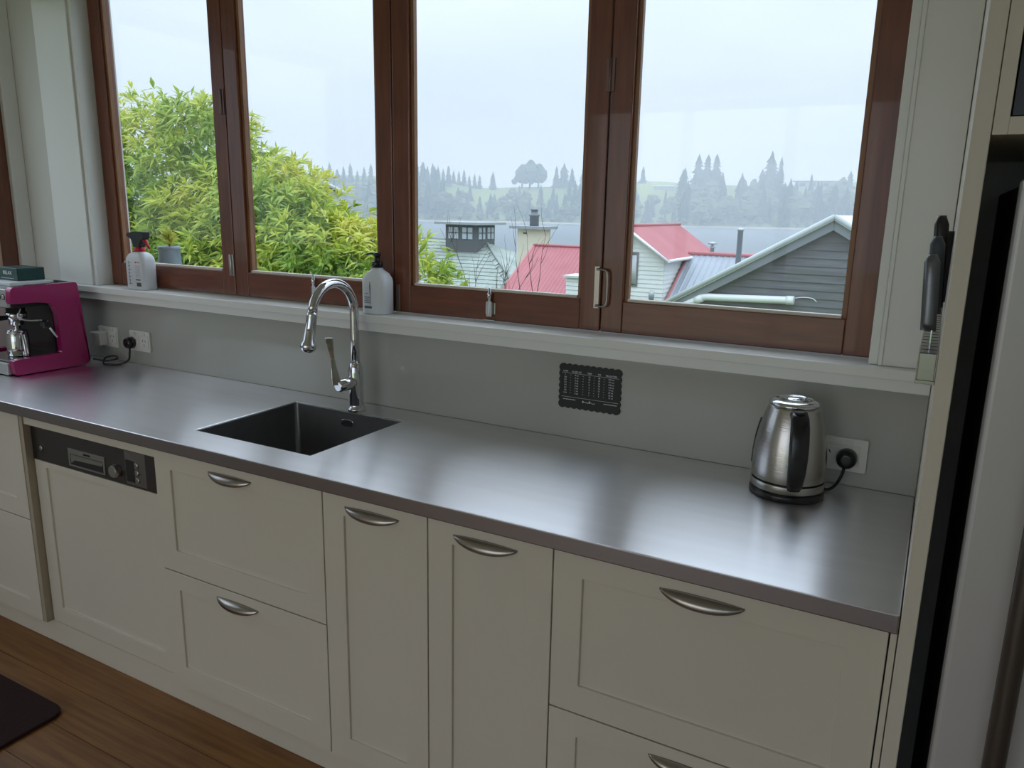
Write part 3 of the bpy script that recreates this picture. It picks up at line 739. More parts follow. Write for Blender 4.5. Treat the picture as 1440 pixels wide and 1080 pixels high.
b.box(OX - .026, OX + .002, yl - .0003, yl + .0002, SZ + .018, SZ + .025)
for k in range(4): b.box(OX - .026, OX - .006, yl - .0003, yl + .0002, SZ + .034 + k * .0055, SZ + .036 + k * .0055)
b.prism([(OX - .027, SZ + .060), (OX - .016, SZ + .064), (OX - .008, SZ + .066), (OX - .015, SZ + .0625)], 'y', yl - .0003, yl + .0002)
b.tube([(OX - .004, yl, SZ + .03), (OX - .004, yl, SZ + .098)], .0008, 5); b.prism([(OX - .005, SZ + .06), (OX - .003, SZ + .06), (OX - .002, SZ + .085), (OX - .004, SZ + .097), (OX - .006, SZ + .085)], 'y', yl - .0003, yl + .0002)
b.build('label_print', mat('slate_print', (.10, .13, .15), .6), so)['kind'] = 'stuff'

# ------------------------------------------------------------------ coffee machine
MX0, MX1 = -3.115, -2.810
cm = thing('coffee_machine', 'magenta espresso coffee machine in the corner of the worktop', 'coffee machine', ((MX0 + MX1) / 2, .35, CT))
side = [(.218, .900), (.488, .900), (.494, .915), (.484, 1.09), (.472, 1.212), (.235, 1.208), (.228, 1.150), (.338, 1.150), (.385, 1.135), (.392, .965), (.385, .958), (.215, .954)]
side = roundpoly(side, [.012, .02, .006, .02, .012, .014, .012, .03, .03, .006, .004, .012], 4)
side = [(y_, z_ + .003) for y_, z_ in side]
for x0, x1 in ((MX1 - .028, MX1), (MX0, MX0 + .028)):
    MB().prism(side, 'x', x0, x1).build('side_panel', MAGENTA, cm, .004, 3)
x0, x1 = MX0 + .0285, MX1 - .0285
SILV = mat('silver_panel', (.62, .63, .64), .35, .6)
box('back_column', BLACK, cm, x0, x1, .385, .478, .905, 1.13)
box('head', BLACKM, cm, x0, x1, .245, .47, 1.135, 1.195, .002)
fp_ = box('control_panel', SILV, cm, x0, x1, .232, .2445, 1.140, 1.203, .002)
for k in range(4):
    xk = x1 - .016 - k * .026
    MB().lathe([(.0105, 0), (.0105, -.0015), (.008, -.0016), (.008, -.0004)], (xk, .2321, 1.176), 24, 'y').build('button_ring', BLACKM, fp_)
    MB().lathe([(.0072, -.0002), (.0070, -.002), (.005, -.0024)], (xk, .2320, 1.176), 20, 'y').build('button', SILV, fp_)
box('top_plate', mat('tray_steel', (.36, .40, .40), .25, 1.0), cm, x0, x1, .246, .466, 1.1955, 1.203)
MB().tube([(MX1 - .034, .30, 1.210), (MX1 - .034, .46, 1.212), (x0 + .01, .46, 1.212), (x0 + .01, .26, 1.212)], .004, 8).build('cup_rail', BLACKM, cm)
box('drip_tray', mat('tray_black', (.03, .03, .032), .3), cm, x0, x1, .222, .384, .9035, .948, .003)
box('tray_grille', CHROME, cm, x0 + .002, x1 - .002, .226, .382, .9485, .952)
box('tray_front', SILV, cm, x0 - .0, x1, .208, .2215, .9035, .945, .003)
gx = -2.925
MB().lathe([(.030, 1.134), (.030, 1.112), (.034, 1.110), (.034, 1.090), (.026, 1.086), (.026, 1.066), (.010, 1.062), (.009, 1.048)][::-1], (gx, .305, 0), 28).build('group_head', CHROME, cm)
MB().tube([(gx, .275, 1.094), (gx - .02, .22, 1.09), (gx - .035, .16, 1.082)], .012, 12, rs=[.008, .011, .013]).build('portafilter_handle', BLACK, cm)
MB().tube(bez([(MX1 - .045, .285, 1.134), (MX1 - .040, .272, 1.10), (MX1 - .030, .300, 1.088), (MX1 - .018, .335, 1.085), (MX1 - .008, .350, 1.070), (MX1 + .004, .360, 1.045), (MX1 + .010, .372, 1.022)], 6), .0038, 10).build('steam_wand', CHROME, cm)
MB().lathe([(.013, 0), (.015, .004), (.015, .026), (.012, .030)], (MX1 - .012, .340, 1.073), 18, 'x').build('steam_knob', BLACK, cm)
mj = thing('milk_jug', 'small polished steel milk jug on the coffee machine drip tray', 'jug', (-2.925, .300, .9525))
jz = .9525
MB().lathe([(.034, .0006), (.037, .004), (.0385, .03), (.0365, .07), (.035, .083), (.036, .088)], (-2.925, .300, jz), 32).build('body', CHROME, mj)
MB().lathe([(.035, .0882), (.030, .094), (.010, .097), (.008, .105), (.003, .107)], (-2.925, .300, jz), 28).build('lid', CHROME, mj)
MB().tube(bez([(-2.892, .296, jz + .082), (-2.876, .294, jz + .084), (-2.866, .292, jz + .066), (-2.858, .290, jz + .03), (-2.853, .289, jz + .012), (-2.862, .290, jz + .010)], 5), .0075, 10, flat=.55).build('handle', CHROME, mj)

gb = thing('tea_box', 'dark green box lettered RELAX on top of the coffee machine', 'box', (-3.02, .40, 1.216))
MB().box(-3.112, -2.972, .352, .452, 1.2165, 1.262).build('box', GREENB, gb, .002)
text('lettering', 'RELAX', .019, PRINTG, gb, (-3.035, .3516, 1.243))
b = MB()
for k in range(12): b.box(-3.08 + k * .007, -3.075 + k * .007, .3513, .3518, 1.223, 1.2245)
b.build('small_print', PRINTG, gb)['kind'] = 'stuff'
box('pale_tray', mat('pale_tray_mat', (.66, .70, .71), .35), cm, -3.112, -2.93, .300, .470, 1.2032, 1.2155, .002)

# ------------------------------------------------------------------ floor mat
b = MB().prism(roundpoly([(-2.85, -.155), (-2.055, -.155), (-2.055, -.67), (-2.85, -.67)], .05, 6), 'z', FL + .0005, FL + .012)
tag(b.build('floor_mat', RUG, None, .003), 'dark burgundy mat with rounded corners on the wooden floor', 'mat')

# ================================================================== outdoors
GRASS = mat('garden_grass', (.10, .16, .04), .9, noise=.4, nscale=.6)
HILLG = mat('far_hill_grass', (.17, .21, .05), .9, col2=(.10, .13, .045), nscale=.012)
BARK = mat('bark', (.09, .06, .04), .9, noise=.4, nscale=12)
WBOARD = mat('white_weatherboard', (.74, .78, .76), .55, noise=.05, nscale=3)
RIRON = mat('red_roof_iron', (.40, .125, .14), .5, col2=(.34, .10, .115), nscale=1.2)
RCAP = mat('red_ridge_cap', (.42, .14, .15), .5)
GIRON = mat('grey_roof_iron', (.27, .31, .36), .45, noise=.1, nscale=2)
DBOARD = mat('weathered_grey_board', (.135, .145, .165), .7, col2=(.08, .088, .105), nscale=3, stretch=(.6, 3, 6))
BARGE = mat('grey_green_barge', (.40, .45, .45), .5)
TILE = mat('pale_concrete_tile', (.36, .41, .38), .8, col2=(.24, .28, .25), nscale=1.5)
CREAMR = mat('cream_render', (.68, .64, .52), .8, noise=.06, nscale=3)
DTIM = mat('dark_timber', (.05, .055, .06), .6)
PVC = mat('white_pvc', (.72, .76, .76), .4)
GALV = mat('galvanised_flue', (.38, .42, .45), .45, .5)
DGLASS = mat('dark_window_glass', (.05, .06, .07), .05, spec=.8)
CURT = mat('pale_curtain', (.55, .57, .6), .8)
# ground falling to the lake, and the lake
ZLK = -10.3
b = MB()
gy = [(.9, -2.6), (8, -3.4), (20, -5.0), (40, -7.5), (70, -10.6), (110, -12)]
xsn = [-150, -60, -30, -15, 0, 15, 40, 90]
for i in range(len(gy) - 1):
    for j in range(len(xsn) - 1):
        b.quad((xsn[j], gy[i][0], gy[i][1]), (xsn[j + 1], gy[i][0], gy[i][1]), (xsn[j + 1], gy[i + 1][0], gy[i + 1][1]), (xsn[j], gy[i + 1][0], gy[i + 1][1]))
for (a, c) in ((-150, -3.5), (1.9, 90)): b.quad((a, -60, -2.6), (c, -60, -2.6), (c, .9, -2.6), (a, .9, -2.6))
b.quad((-3.5, -60, -2.6), (1.9, -60, -2.6), (1.9, -4.5, -2.6), (-3.5, -4.5, -2.6))
g = b.build('ground', GRASS, None); struct(g, 'sloping garden ground below the window')
LAKE = mat('lake_water', (.06, .09, .11), .45, bump=.3, bscale=.35, stretch=(1, 1, 1))
lk = struct(MB().box(-2500, 1500, 60, 1300, ZLK - 1, ZLK).build('lake', LAKE, None), 'calm pale lake in front of the wooded far shore')

# far shore hillside
def crest(th):
    d = math.degrees(th)
    pts = [(-80, 30), (-46, 34), (-40, 33), (-34, 30), (-31, 23), (-28, 25), (-24, 27), (-19, 32), (-16, 30), (-12, 29), (-8, 31), (-4, 35), (10, 33), (40, 30)]
    for (a, za), (c, zc) in zip(pts, pts[1:]):
        if a <= d <= c:
            t = (d - a) / (c - a); t = t * t * (3 - 2 * t); return za + (zc - za) * t
    return 30
def shore(th): return 690 + 14 * math.sin(th * 9 + 1) + 8 * math.sin(th * 23)
def hz(th, u):
    """ground height of the far hill at fraction u between shore and crest"""
    zc = crest(th)
    prof = [(0, ZLK - .6), (.03, ZLK + 1.2), (.12, ZLK + 4), (.35, ZLK + 14), (.6, ZLK + 23), (.85, zc - 4), (1, zc), (1.5, zc - 6)]
    for (a, za), (c, zc_) in zip(prof, prof[1:]):
        if a <= u <= c: return za + (zc_ - za) * (u - a) / (c - a)
    return zc - 6
def hpos(th, u):
    r = shore(th) + 150 * u
    return Vector((-.012 + r * math.sin(th), -1.256 + r * math.cos(th), hz(th, u)))
b = MB(); us = [0, .03, .12, .22, .35, .48, .6, .72, .85, .93, 1, 1.2, 1.5]; NT = 110
ths = [math.radians(-80 + 115 * i / NT) for i in range(NT + 1)]
for i in range(NT):
    for j in range(len(us) - 1):
        b.quad(*[hpos(t, u) for t, u in ((ths[i], us[j]), (ths[i + 1], us[j]), (ths[i + 1], us[j + 1]), (ths[i], us[j + 1]))], smooth=True)
hill = struct(b.build('far_hillside', HILLG, None), 'grassy hillside rising beyond the lake')
b = MB()
for i in range(NT):
    a, c = ths[i], ths[i + 1]
    def sp_(t, dr, z): r = shore(t) + dr; return (-.012 + r * math.sin(t), -1.256 + r * math.cos(t), z)
    b.quad(sp_(a, -3, ZLK - .3), sp_(c, -3, ZLK - .3), sp_(c, 3, ZLK + 1.0), sp_(a, 3, ZLK + 1.0))
    b.quad(sp_(a, 3, ZLK + 1.0), sp_(c, 3, ZLK + 1.0), sp_(c, 9, ZLK + 1.6), sp_(a, 9, ZLK + 1.6))
struct(b.build('shore_bank', mat('pale_shore_gravel', (.36, .33, .28), .9, noise=.3, nscale=.05), None), 'pale gravel bank along the far lake shore')

# ---- far trees: a few shared meshes, many individuals
FOL1 = mat('far_conifer_green', (.020, .036, .026), .9, noise=.35, nscale=.25)
FOL2 = mat('far_broadleaf_green', (.085, .10, .042), .9, noise=.4, nscale=.25)
def conifer_mesh(name, seed, tiers, spread, m, ragged=.25):
    R = random.Random(seed); b = MB(); n = 9
    b.lathe([(.02, 0), (.012, .5), (.003, .98)], (0, 0, 0), 5)
    for k in range(tiers):
        t = k / tiers; z0 = .06 + .92 * t; rad = spread * (1 - t) ** .85 * R.uniform(.8, 1.15); hh = .92 / tiers * 2.0
        base = len(b.v); ph = R.uniform(0, 6)
        for i in range(n * 2):
            a = ph + math.pi * i / n; rr_ = rad * (R.uniform(1 - ragged, 1 + ragged) if i % 2 else R.uniform(.35, .6))
            b.v.append((rr_ * math.cos(a), rr_ * math.sin(a), z0 + R.uniform(-.02, .012)))
        b.v.append((0, 0, min(1.0, z0 + hh)))
        for i in range(n * 2):
            b.f.append((base + i, base + (i + 1) % (n * 2), base + n * 2)); b.sm.append(False)
    me = bpy.data.meshes.new(name); me.from_pydata(b.v, [], b.f); me.materials.append(m); return me
def round_mesh(name, seed, nb, m, tall=1.0):
    R = random.Random(seed); b = MB()
    b.lathe([(.035, 0), (.025, .5), (.01, .8)], (0, 0, 0), 6)
    for k in range(nb):
        t = (k + .5) / nb; zc = .28 + .55 * t; rad = R.uniform(.15, .24) * (1.15 - abs(t - .45))
        ox = R.uniform(-.22, .22) * (1.1 - t) / tall; oy = R.uniform(-.22, .22) * (1.1 - t) / tall
        base = len(b.v); nu, nv = 8, 5
        for j in range(nv):
            f_ = math.pi * (j + .5) / nv
            for i in range(nu):
                a = 2 * math.pi * (i + .5 * (j % 2)) / nu; q = rad * R.uniform(.78, 1.2)
                b.v.append((ox + q * math.sin(f_) * math.cos(a) / tall, oy + q * math.sin(f_) * math.sin(a) / tall, zc + q * math.cos(f_) * .85))
        for j in range(nv - 1):
            for i in range(nu):
                i2 = (i + 1) % nu
                b.f.append((base + j * nu + i, base + j * nu + i2, base + (j + 1) * nu + i2, base + (j + 1) * nu + i)); b.sm.append(False)
        b.f.append(tuple(base + i for i in range(nu))); b.sm.append(False); b.f.append(tuple(base + (nv - 1) * nu + i for i in range(nu))[::-1]); b.sm.append(False)
    me = bpy.data.meshes.new(name); me.from_pydata(b.v, [], b.f); me.materials.append(m); return me
CON = [conifer_mesh('conifer', s_, 11, .20, FOL1) for s_ in (1, 2, 3)] + [conifer_mesh('slim_conifer', 9, 12, .13, FOL1, .15)]
RND = [round_mesh('broadleaf', s_, 9, FOL2) for s_ in (4, 5, 6)] + [round_mesh('round_pine', 8, 12, FOL1)]
def far_tree(me, name, pos, h, label, cat='tree', group=None, wide=1.0):
    o = bpy.data.objects.new(name, me); COL.objects.link(o)
    o.location = pos; o.scale = (h * wide, h * wide, h); o.rotation_euler.z = random.uniform(0, 6.28)
    return tag(o, label, cat, group)
def th_of(x, y): return math.atan2(x + .012, y + 1.256)
# skyline trees: (bearing point x, y at 800 m, top z, kind, width, label, group)
sky = []
FG = ('dark conifer of the dense plantation on the wooded left end of the far ridge', 'plantation conifers on the far ridge')
for i in range(24):
    px_ = i / 23
    if px_ < .42: t_ = px_ / .42; x, y_, z = -540 + 50 * t_, 590 + 40 * t_, 40 + 4 * math.sin(i * 2.1)
    else: t_ = (px_ - .42) / .58; x, y_, z = -474 + 58 * t_, 643 + 38 * t_, 46 - 12 * t_ ** 1.5 + 2.2 * math.sin(i * 2.3)
    sky.append((x, y_, z, CON[i % 3], 1.2, *FG))
RPL = ('rounded pine in the clump standing alone on the bare far ridge', 'clump of round pines on the far ridge')
for x, y_, z in ((-379.4, 703, 47.6), (-372.5, 706.7, 52.5), (-364.9, 710.7, 48.6)): sky.append((x, y_, z, RND[3], 1.05, *RPL))
sky.append((-405, 688.5, 38.5, CON[0], .9, 'small lone conifer between the plantation and the round pines on the far ridge', None))
NG = ('narrow conifer in the spaced row on the bare far ridge', 'row of narrow conifers on the far ridge')
for x, y_, z in ((-348.9, 718.6, 45), (-342, 722, 47.7), (-334.8, 725.3, 43.7), (-324.5, 730, 45.2), (-316, 734, 42)): sky.append((x, y_, z, CON[3 if z != 47.7 else 1], 1.25, *NG))
sky.append((-269.9, 751.8, 46, CON[1], .85, 'lone ragged conifer above the long pale shed on the far ridge', None))
TG = ('tall ragged conifer of the close trio breaking the far skyline', 'trio of tall conifers on the far ridge')
for x, y_, z in ((-219.2, 768.1, 58), (-210.8, 770.5, 57.4), (-203.1, 772.5, 58)): sky.append((x, y_, z, CON[2], .95, *TG))
sky.append((-231, 764.5, 45.5, CON[0], .8, 'shorter conifer at the edge of the tall trio on the far ridge', None))
sky.append((-168, 781, 36, RND[0], 1.0, 'low rounded tree on the far ridge between the two groups of tall conifers', None))
sky.append((-178, 779, 36, RND[1], 1.0, 'low bushy tree on the far ridge beside the trio of tall conifers', None))
sky.append((-153.6, 783.9, 60.8, CON[0], 1.0, 'tallest conifer on the far ridge, broad and pointed', None))
sky.append((-144.9, 785.5, 55.5, CON[3], .9, 'slim conifer beside the tallest one on the far ridge', None))
sky.append((-161, 782, 44, CON[1], 1.1, 'broad lower conifer in front of the tallest one on the far ridge', None))
sky.append((-84, 794.3, 42.5, CON[1], 1.1, 'pointed conifer to the right of the flat-roofed house on the far ridge', None))
sky.append((-74.7, 795.2, 39.5, CON[3], 1.6, 'dense cone-shaped conifer at the end of the far ridge', None))
sky.append((-90, 793.5, 38, RND[2], 1.1, 'rounded tree beside the flat-roofed house on the far ridge', None))
for x, y_, ztop, me, wd, lab, gp in sky:
    th = th_of(x, y_); u_ = .92 if x < -240 and x > -440 else .80; p = hpos(th, u_); r0 = shore(th) + 150 * u_
    zt = 1.508 + (ztop - 1.508) * r0 / 800
    p.z -= 1.0
    if me in CON and gp != FG[1]: wd *= 1.55
    far_tree(me, 'far_conifer' if me in CON else 'far_pine', p, max(6.0, zt - p.z), lab, 'tree', gp, wd)
# wooded slope
def below(th):
    """the landmark on the ridge above this stretch of slope"""
    d = math.degrees(th)
    for lim, w_ in ((-32.5, 'the dense conifer plantation'), (-26.5, 'the clump of round pines'), (-21, 'the row of narrow conifers'), (-16.8, 'the long pale shed'), (-13.2, 'the trio of tall conifers'), (-9.6, 'the tallest conifer')):
        if d < lim: return w_
    return 'the flat-roofed house'
RW = random.Random(21)
cells = []
tries = 0
while len(cells) < 250 and tries < 6000:
    tries += 1
    th = math.radians(RW.uniform(-49, 5)); u_ = .05 + .50 * RW.random() ** 1.2
    d = math.degrees(th); q = hpos(th, u_)
    if u_ > .42 and (-32 < d < -29.5 or -27.5 < d < -25 or -19.5 < d < -17.5): continue
    if any((q - o_).length < 9.0 for _, _, o_ in cells): continue
    cells.append((th, u_, q))
cells = [(a_, b_) for a_, b_, _ in cells]
for i, (th, u_) in enumerate(cells):
    c_ = RW.random(); p = hpos(th, u_); p.z -= .6; hs_ = .62 if -33.5 < math.degrees(th) < -17 else 1.0
    if c_ < .5: far_tree(RND[RW.randrange(3)], 'far_broadleaf', p, RW.uniform(15, 26) * hs_, 'grey-green broadleaf tree on the far slope below ' + below(th), 'tree', 'broadleaf trees on the far slope below ' + below(th), RW.uniform(1.2, 1.7))
    else: far_tree(CON[RW.randrange(4)], 'far_conifer', p, RW.uniform(20, 36) * hs_, 'dark conifer on the far slope below ' + below(th), 'tree', 'conifers on the far slope below ' + below(th), RW.uniform(1.1, 1.5))
for i in range(70):
    th = math.radians(-49 + 54 * (i + RW.random()) / 70); p = hpos(th, .05); p.z -= .5
    far_tree(RND[i % 3], 'shore_bush', p, RW.uniform(4.5, 8.5), 'low leafy bush on the far water line below ' + below(th), 'bush', 'bushes on the far shore below ' + below(th), RW.uniform(1.3, 1.9))
# houses on the far ridge
th = th_of(-113, 790.5); r0 = shore(th) + 130; p = hpos(th, .86)
fh = thing('far_house', 'long flat-roofed house on the far ridge among the conifers', 'house', p)
ca, sa = math.cos(-th), math.sin(-th)
def obox(b, c, hw, hd_, z0, z1):
    """box turned to face the water"""
    n0 = len(b.v)
    for z in (z0, z1):
        for dx, dy in ((-hw, -hd_), (hw, -hd_), (hw, hd_), (-hw, hd_)): b.v.append((c[0] + dx * ca - dy * sa, c[1] + dx * sa + dy * ca, z))
    for f in ((0, 3, 2, 1), (4, 5, 6, 7), (0, 1, 5, 4), (1, 2, 6, 5), (2, 3, 7, 6), (3, 0, 4, 7)): b.f.append(tuple(n0 + q for q in f)); b.sm.append(False)
    return b
obox(MB(), p, 19, 5, p.z - 2, p.z + 5.2).build('walls', mat('far_house_wall', (.33, .31, .3), .8), fh)
obox(MB(), p, 21, 6.5, p.z + 5.2, p.z + 6.1).build('roof', DTIM, fh)
for k in (-12, -3, 9):
    q = (p.x + k * ca, p.y + k * sa)
    n0 = obox(MB(), (q[0] + 5.05 * sa, q[1] - 5.05 * ca), 2.6, .08, p.z + .8, p.z + 4); n0.build('window', DGLASS, fh)
th = th_of(-250, 758); p = hpos(th, .78)
fs = thing('far_shed', 'long low pale-roofed shed on the far slope', 'shed', p); ca, sa = math.cos(-th), math.sin(-th)
obox(MB(), p, 10, 3, p.z - 1, p.z + 2.6).build('walls', mat('shed_wall', (.3, .32, .3), .8), fs); obox(MB(), p, 10.6, 3.8, p.z + 2.6, p.z + 3.7).build('roof', mat('shed_roof', (.75, .76, .76), .5), fs)

# ---- neighbouring houses
def plane_pts(b, o, u, v, nu, nv, prof):
    """corrugated sheet: o origin, u along ridge, v down slope; prof gives the normal offset across u"""
    N = u.cross(v).normalized(); N = N if N.z > 0 else -N
    base = len(b.v)
    for j in (0, 1):
        for i in range(nu + 1):
            b.v.append(tuple(o + u * (i / nu) + v * j + N * prof(i)))
    for i in range(nu):
        b.f.append((base + i, base + i + 1, base + nu + 2 + i, base + nu + 1 + i)); b.sm.append(False)
def iron_roof(parent, name, m, o, u, v, pitch=.16):
    n = int(u.length / pitch) * 4
    b = MB(); plane_pts(b, o, u, v, n, 1, lambda i: (.0, .022, .0, -.0)[i % 4])
    N = u.cross(v).normalized(); N = N if N.z > 0 else -N
    q = [o - N * .06, o + u - N * .06, o + u + v - N * .06, o + v - N * .06]
    b.quad(*q)
    t = [o - N * .002, o + u - N * .002, o + u + v - N * .002, o + v - N * .002]
    for i in range(4): b.quad(q[i], q[(i + 1) % 4], t[(i + 1) % 4], t[i])
    return b.build(name, m, parent)
def siding_x(b, x0, x1, y, z0, z1, h, clip=None, back=.03):
    """horizontal lapped boards on a wall facing -y"""
    z = z0
    while z < z1:
        t = min(z + h, z1)
        a, c = (x0, x1) if not clip else clip(z, t)
        if c - a > .05:
            a2, c2 = (x0, x1) if not clip else clip(t, t)
            a0, c0 = (x0, x1) if not clip else clip(z, z)
            if c2 - a2 < .02: a2, c2 = (a0 + c0) / 2 - .01, (a0 + c0) / 2 + .01
            b.v += [(a0, y - .028, z), (c0, y - .028, z), (c2, y - .006, t), (a2, y - .006, t), (a0, y + back, z), (c0, y + back, z), (c2, y + back, t), (a2, y + back, t)]
            n0 = len(b.v) - 8
            for f in ((0, 1, 2, 3), (4, 7, 6, 5), (0, 4, 5, 1), (1, 5, 6, 2), (2, 6, 7, 3), (3, 7, 4, 0)): b.f.append(tuple(n0 + q for q in f)); b.sm.append(False)
        z = t
# white two-storey house
hw = thing('white_house', 'white weatherboard house with a red gabled roof by the lake', 'house', (-8.7, 24.5, -5.4))
ZR, ZE, XRG = 1.06, .20, -8.70; half = 1.24; slope = (ZR - ZE) / half
b = MB(); clipg = lambda z0, z1: (XRG - min(1.2, (ZR - .08 - z0) / slope), XRG + min(1.2, (ZR - .08 - z0) / slope))
siding_x(b, 0, 0, 22.0, -5.4, ZR - .1, .135, clipg)
b.build('weatherboard_front', WBOARD, hw)['kind'] = 'stuff'
b = MB(); z = -5.4
while z < ZE:
    t = min(z + .135, ZE); n0 = len(b.v)
    b.v += [(-7.472, 22.0, z), (-7.472, 27, z), (-7.494, 27, t), (-7.494, 22.0, t), (-7.53, 22.0, z), (-7.53, 27, z), (-7.53, 27, t), (-7.53, 22.0, t)]
    for f in ((0, 1, 2, 3), (4, 7, 6, 5), (0, 4, 5, 1), (1, 5, 6, 2), (2, 6, 7, 3), (3, 7, 4, 0)): b.f.append(tuple(n0 + q for q in f)); b.sm.append(False)
    z = t
b.build('weatherboard_side', WBOARD, hw)['kind'] = 'stuff'
box('left_wall', WBOARD, hw, -9.9, -9.85, 22.03, 27, -5.4, ZE); box('back_wall', WBOARD, hw, -9.85, -7.53, 26.95, 27, -5.4, ZE)
o = Vector((XRG, 21.75, ZR)); u = Vector((0, 5.5, 0)); v = Vector((half + .18, 0, -(half + .18) * slope))
iron_roof(hw, 'roof_slope', RIRON, o, u, v); iron_roof(hw, 'roof_slope', RIRON, o, u, Vector((-(half + .18), 0, -(half + .18) * slope)))
MB().tube([(XRG, 21.73, ZR + .03), (XRG, 27.27, ZR + .03)], .055, 8).build('ridge_cap', RCAP, hw)
for s_ in (-1, 1):
    MB().tube([(XRG, 21.74, ZR - .05), (XRG + s_ * (half + .16), 21.74, ZR - .05 - (half + .16) * slope)], .05, 6).build('barge_board', mat('white_barge', (.7, .72, .72), .5), hw)
MB().tube([(XRG + half + .2, 21.7, ZE - .14), (XRG + half + .2, 27.3, ZE - .14)], .05, 8).build('gutter', PVC, hw)
wn = MB().box(-9.15, -8.33, 21.955, 21.98, -.80, .28).build('window', mat('grey_window_frame', (.16, .18, .19), .5), hw)
MB().box(-9.09, -8.39, 21.945, 21.954, -.74, .20).build('pane', DGLASS, wn)
b = MB()
for k in range(10): b.lathe([(.045, -.72), (.045, .18)], (-8.92 + k * .055, 21.95, 0), 8, sy=.25)
b.build('curtain', CURT, wn)
# lower wing of the white house
wb = MB(); siding_x(wb, -10.66, -9.95, 21.7, -5.6, -.62, .135); wb.build('weatherboard_wing', WBOARD, hw)['kind'] = 'stuff'
box('wing_roof', mat('wing_roof_white', (.6, .62, .62), .6), hw, -10.75, -9.93, 21.6, 22.6, -.62, -.55)
# red-roofed cottage
rc = thing('red_roof_cottage', 'cottage under a broad dusky red corrugated roof beside the white house', 'house', (-12.5, 25, -6))
iron_roof(rc, 'roof_slope', RIRON, Vector((-14.1, 26, .14)), Vector((4.1, 0, 0)), Vector((0, -3.6, -2.27)), .15)
iron_roof(rc, 'roof_slope', RIRON, Vector((-14.1, 26, .14)), Vector((4.1, 0, 0)), Vector((0, 3.6, -2.27)), .15)
MB().tube([(-14.12, 26, .16), (-9.98, 26, .16)], .06, 8).build('ridge_cap', RCAP, rc)
MB().tube([(-14.1, 26, .12), (-14.1, 22.4, -2.15)], .07, 6).build('barge_board', RCAP, rc)
MB().prism([(22.8, -6), (29.2, -6), (29.2, -1.95), (26, .02), (22.8, -1.95)], 'x', -13.8, -10.72).build('walls', WBOARD, rc)
# grey iron roof
gc = thing('grey_roof_house', 'low house with grey ribbed iron roof and red ridge behind the dark gable', 'house', (-4.9, 23, -6))
iron_roof(gc, 'roof_slope', GIRON, Vector((-7.38, 24.2, .17)), Vector((5.4, 0, 0)), Vector((0, -2.9, -1.83)), .19)
iron_roof(gc, 'roof_slope', GIRON, Vector((-7.38, 24.2, .17)), Vector((5.4, 0, 0)), Vector((0, 2.6, -1.64)), .19)
MB().tube([(-7.4, 24.2, .20), (-1.96, 24.2, .20)], .075, 8).build('ridge_cap', RCAP, gc)
MB().tube([(-7.38, 24.2, .17), (-7.38, 21.3, -1.66)], .055, 6).build('barge_board', RCAP, gc)
MB().prism([(21.6, -6), (26.6, -6), (26.6, -1.55), (24.2, .0), (21.6, -1.62)], 'x', -7.2, -2.15).build('walls', WBOARD, gc)
sl = MB(); o = Vector((-6.75, 22.55, -.87)); v = Vector((0, -.85, -.536)); N = Vector((0, -.534, .845))
n0 = len(sl.v); q = [o, o + Vector((.85, 0, 0)), o + Vector((.85, 0, 0)) + v, o + v]
sl.v += [tuple(p_ + N * h_) for h_ in (.0, .09) for p_ in q]
for f in ((0, 3, 2, 1), (4, 5, 6, 7), (0, 1, 5, 4), (1, 2, 6, 5), (2, 3, 7, 6), (3, 0, 4, 7)): sl.f.append(tuple(n0 + k for k in f)); sl.sm.append(False)
sl.build('skylight', mat('skylight_sheet', (.42, .47, .5), .35), gc)
b = MB().lathe([(.085, -.5), (.085, 1.0), (.11, 1.0), (.11, 1.05), (.04, 1.09)], (-5.54, 23.2, 0), 14); b.build('flue', GALV, gc)
b = MB().lathe([(.07, -.3), (.07, .33), (.12, .33), (.12, .36), (.05, .38), (.05, .44), (.16, .46), (.16, .50), (.03, .54)], (-7.10, 26.0, 0), 12); b.build('chimney_cowl', GALV, gc)
vp = thing('vent_pipe', 'short grey vent pipe standing against the white house wall', 'pipe', (-7.72, 21.6, -5.45))
MB().lathe([(.075, 0), (.075, 4.35), (.09, 4.36), (.09, 4.55), (.03, 4.6)], (-7.72, 21.6, -5.45), 12).build('pipe', GALV, vp)

# dark gabled outbuilding
dg = thing('dark_gable_house', 'grey weathered weatherboard house with pale gabled roof close outside', 'house', (-1.67, 16, -4.3))
AX, AZ, sl_ = -1.67, 1.40, .585
z = -4.2; h = .1385; k = 0
while z < AZ - .12:
    t = min(z + h, AZ - .06)
    a0 = min(2.85, (AZ - z) / sl_); a1 = max(.02, min(2.85, (AZ - t) / sl_))
    bb = MB(); y0 = 13.0
    bb.v = [(AX - a0, y0 - .030, z), (AX + a0, y0 - .030, z), (AX + a1, y0 - .008, t), (AX - a1, y0 - .008, t), (AX - a0, y0 + .02, z), (AX + a0, y0 + .02, z), (AX + a1, y0 + .02, t), (AX - a1, y0 + .02, t)]
    bb.f = [(0, 1, 2, 3), (4, 7, 6, 5), (0, 4, 5, 1), (1, 5, 6, 2), (2, 6, 7, 3), (3, 7, 4, 0)]; bb.sm = [False] * 6
    bb.build('weatherboard', DBOARD, dg)
    z = t
RPALE = mat('pale_roof_iron', (.58, .62, .64), .5)
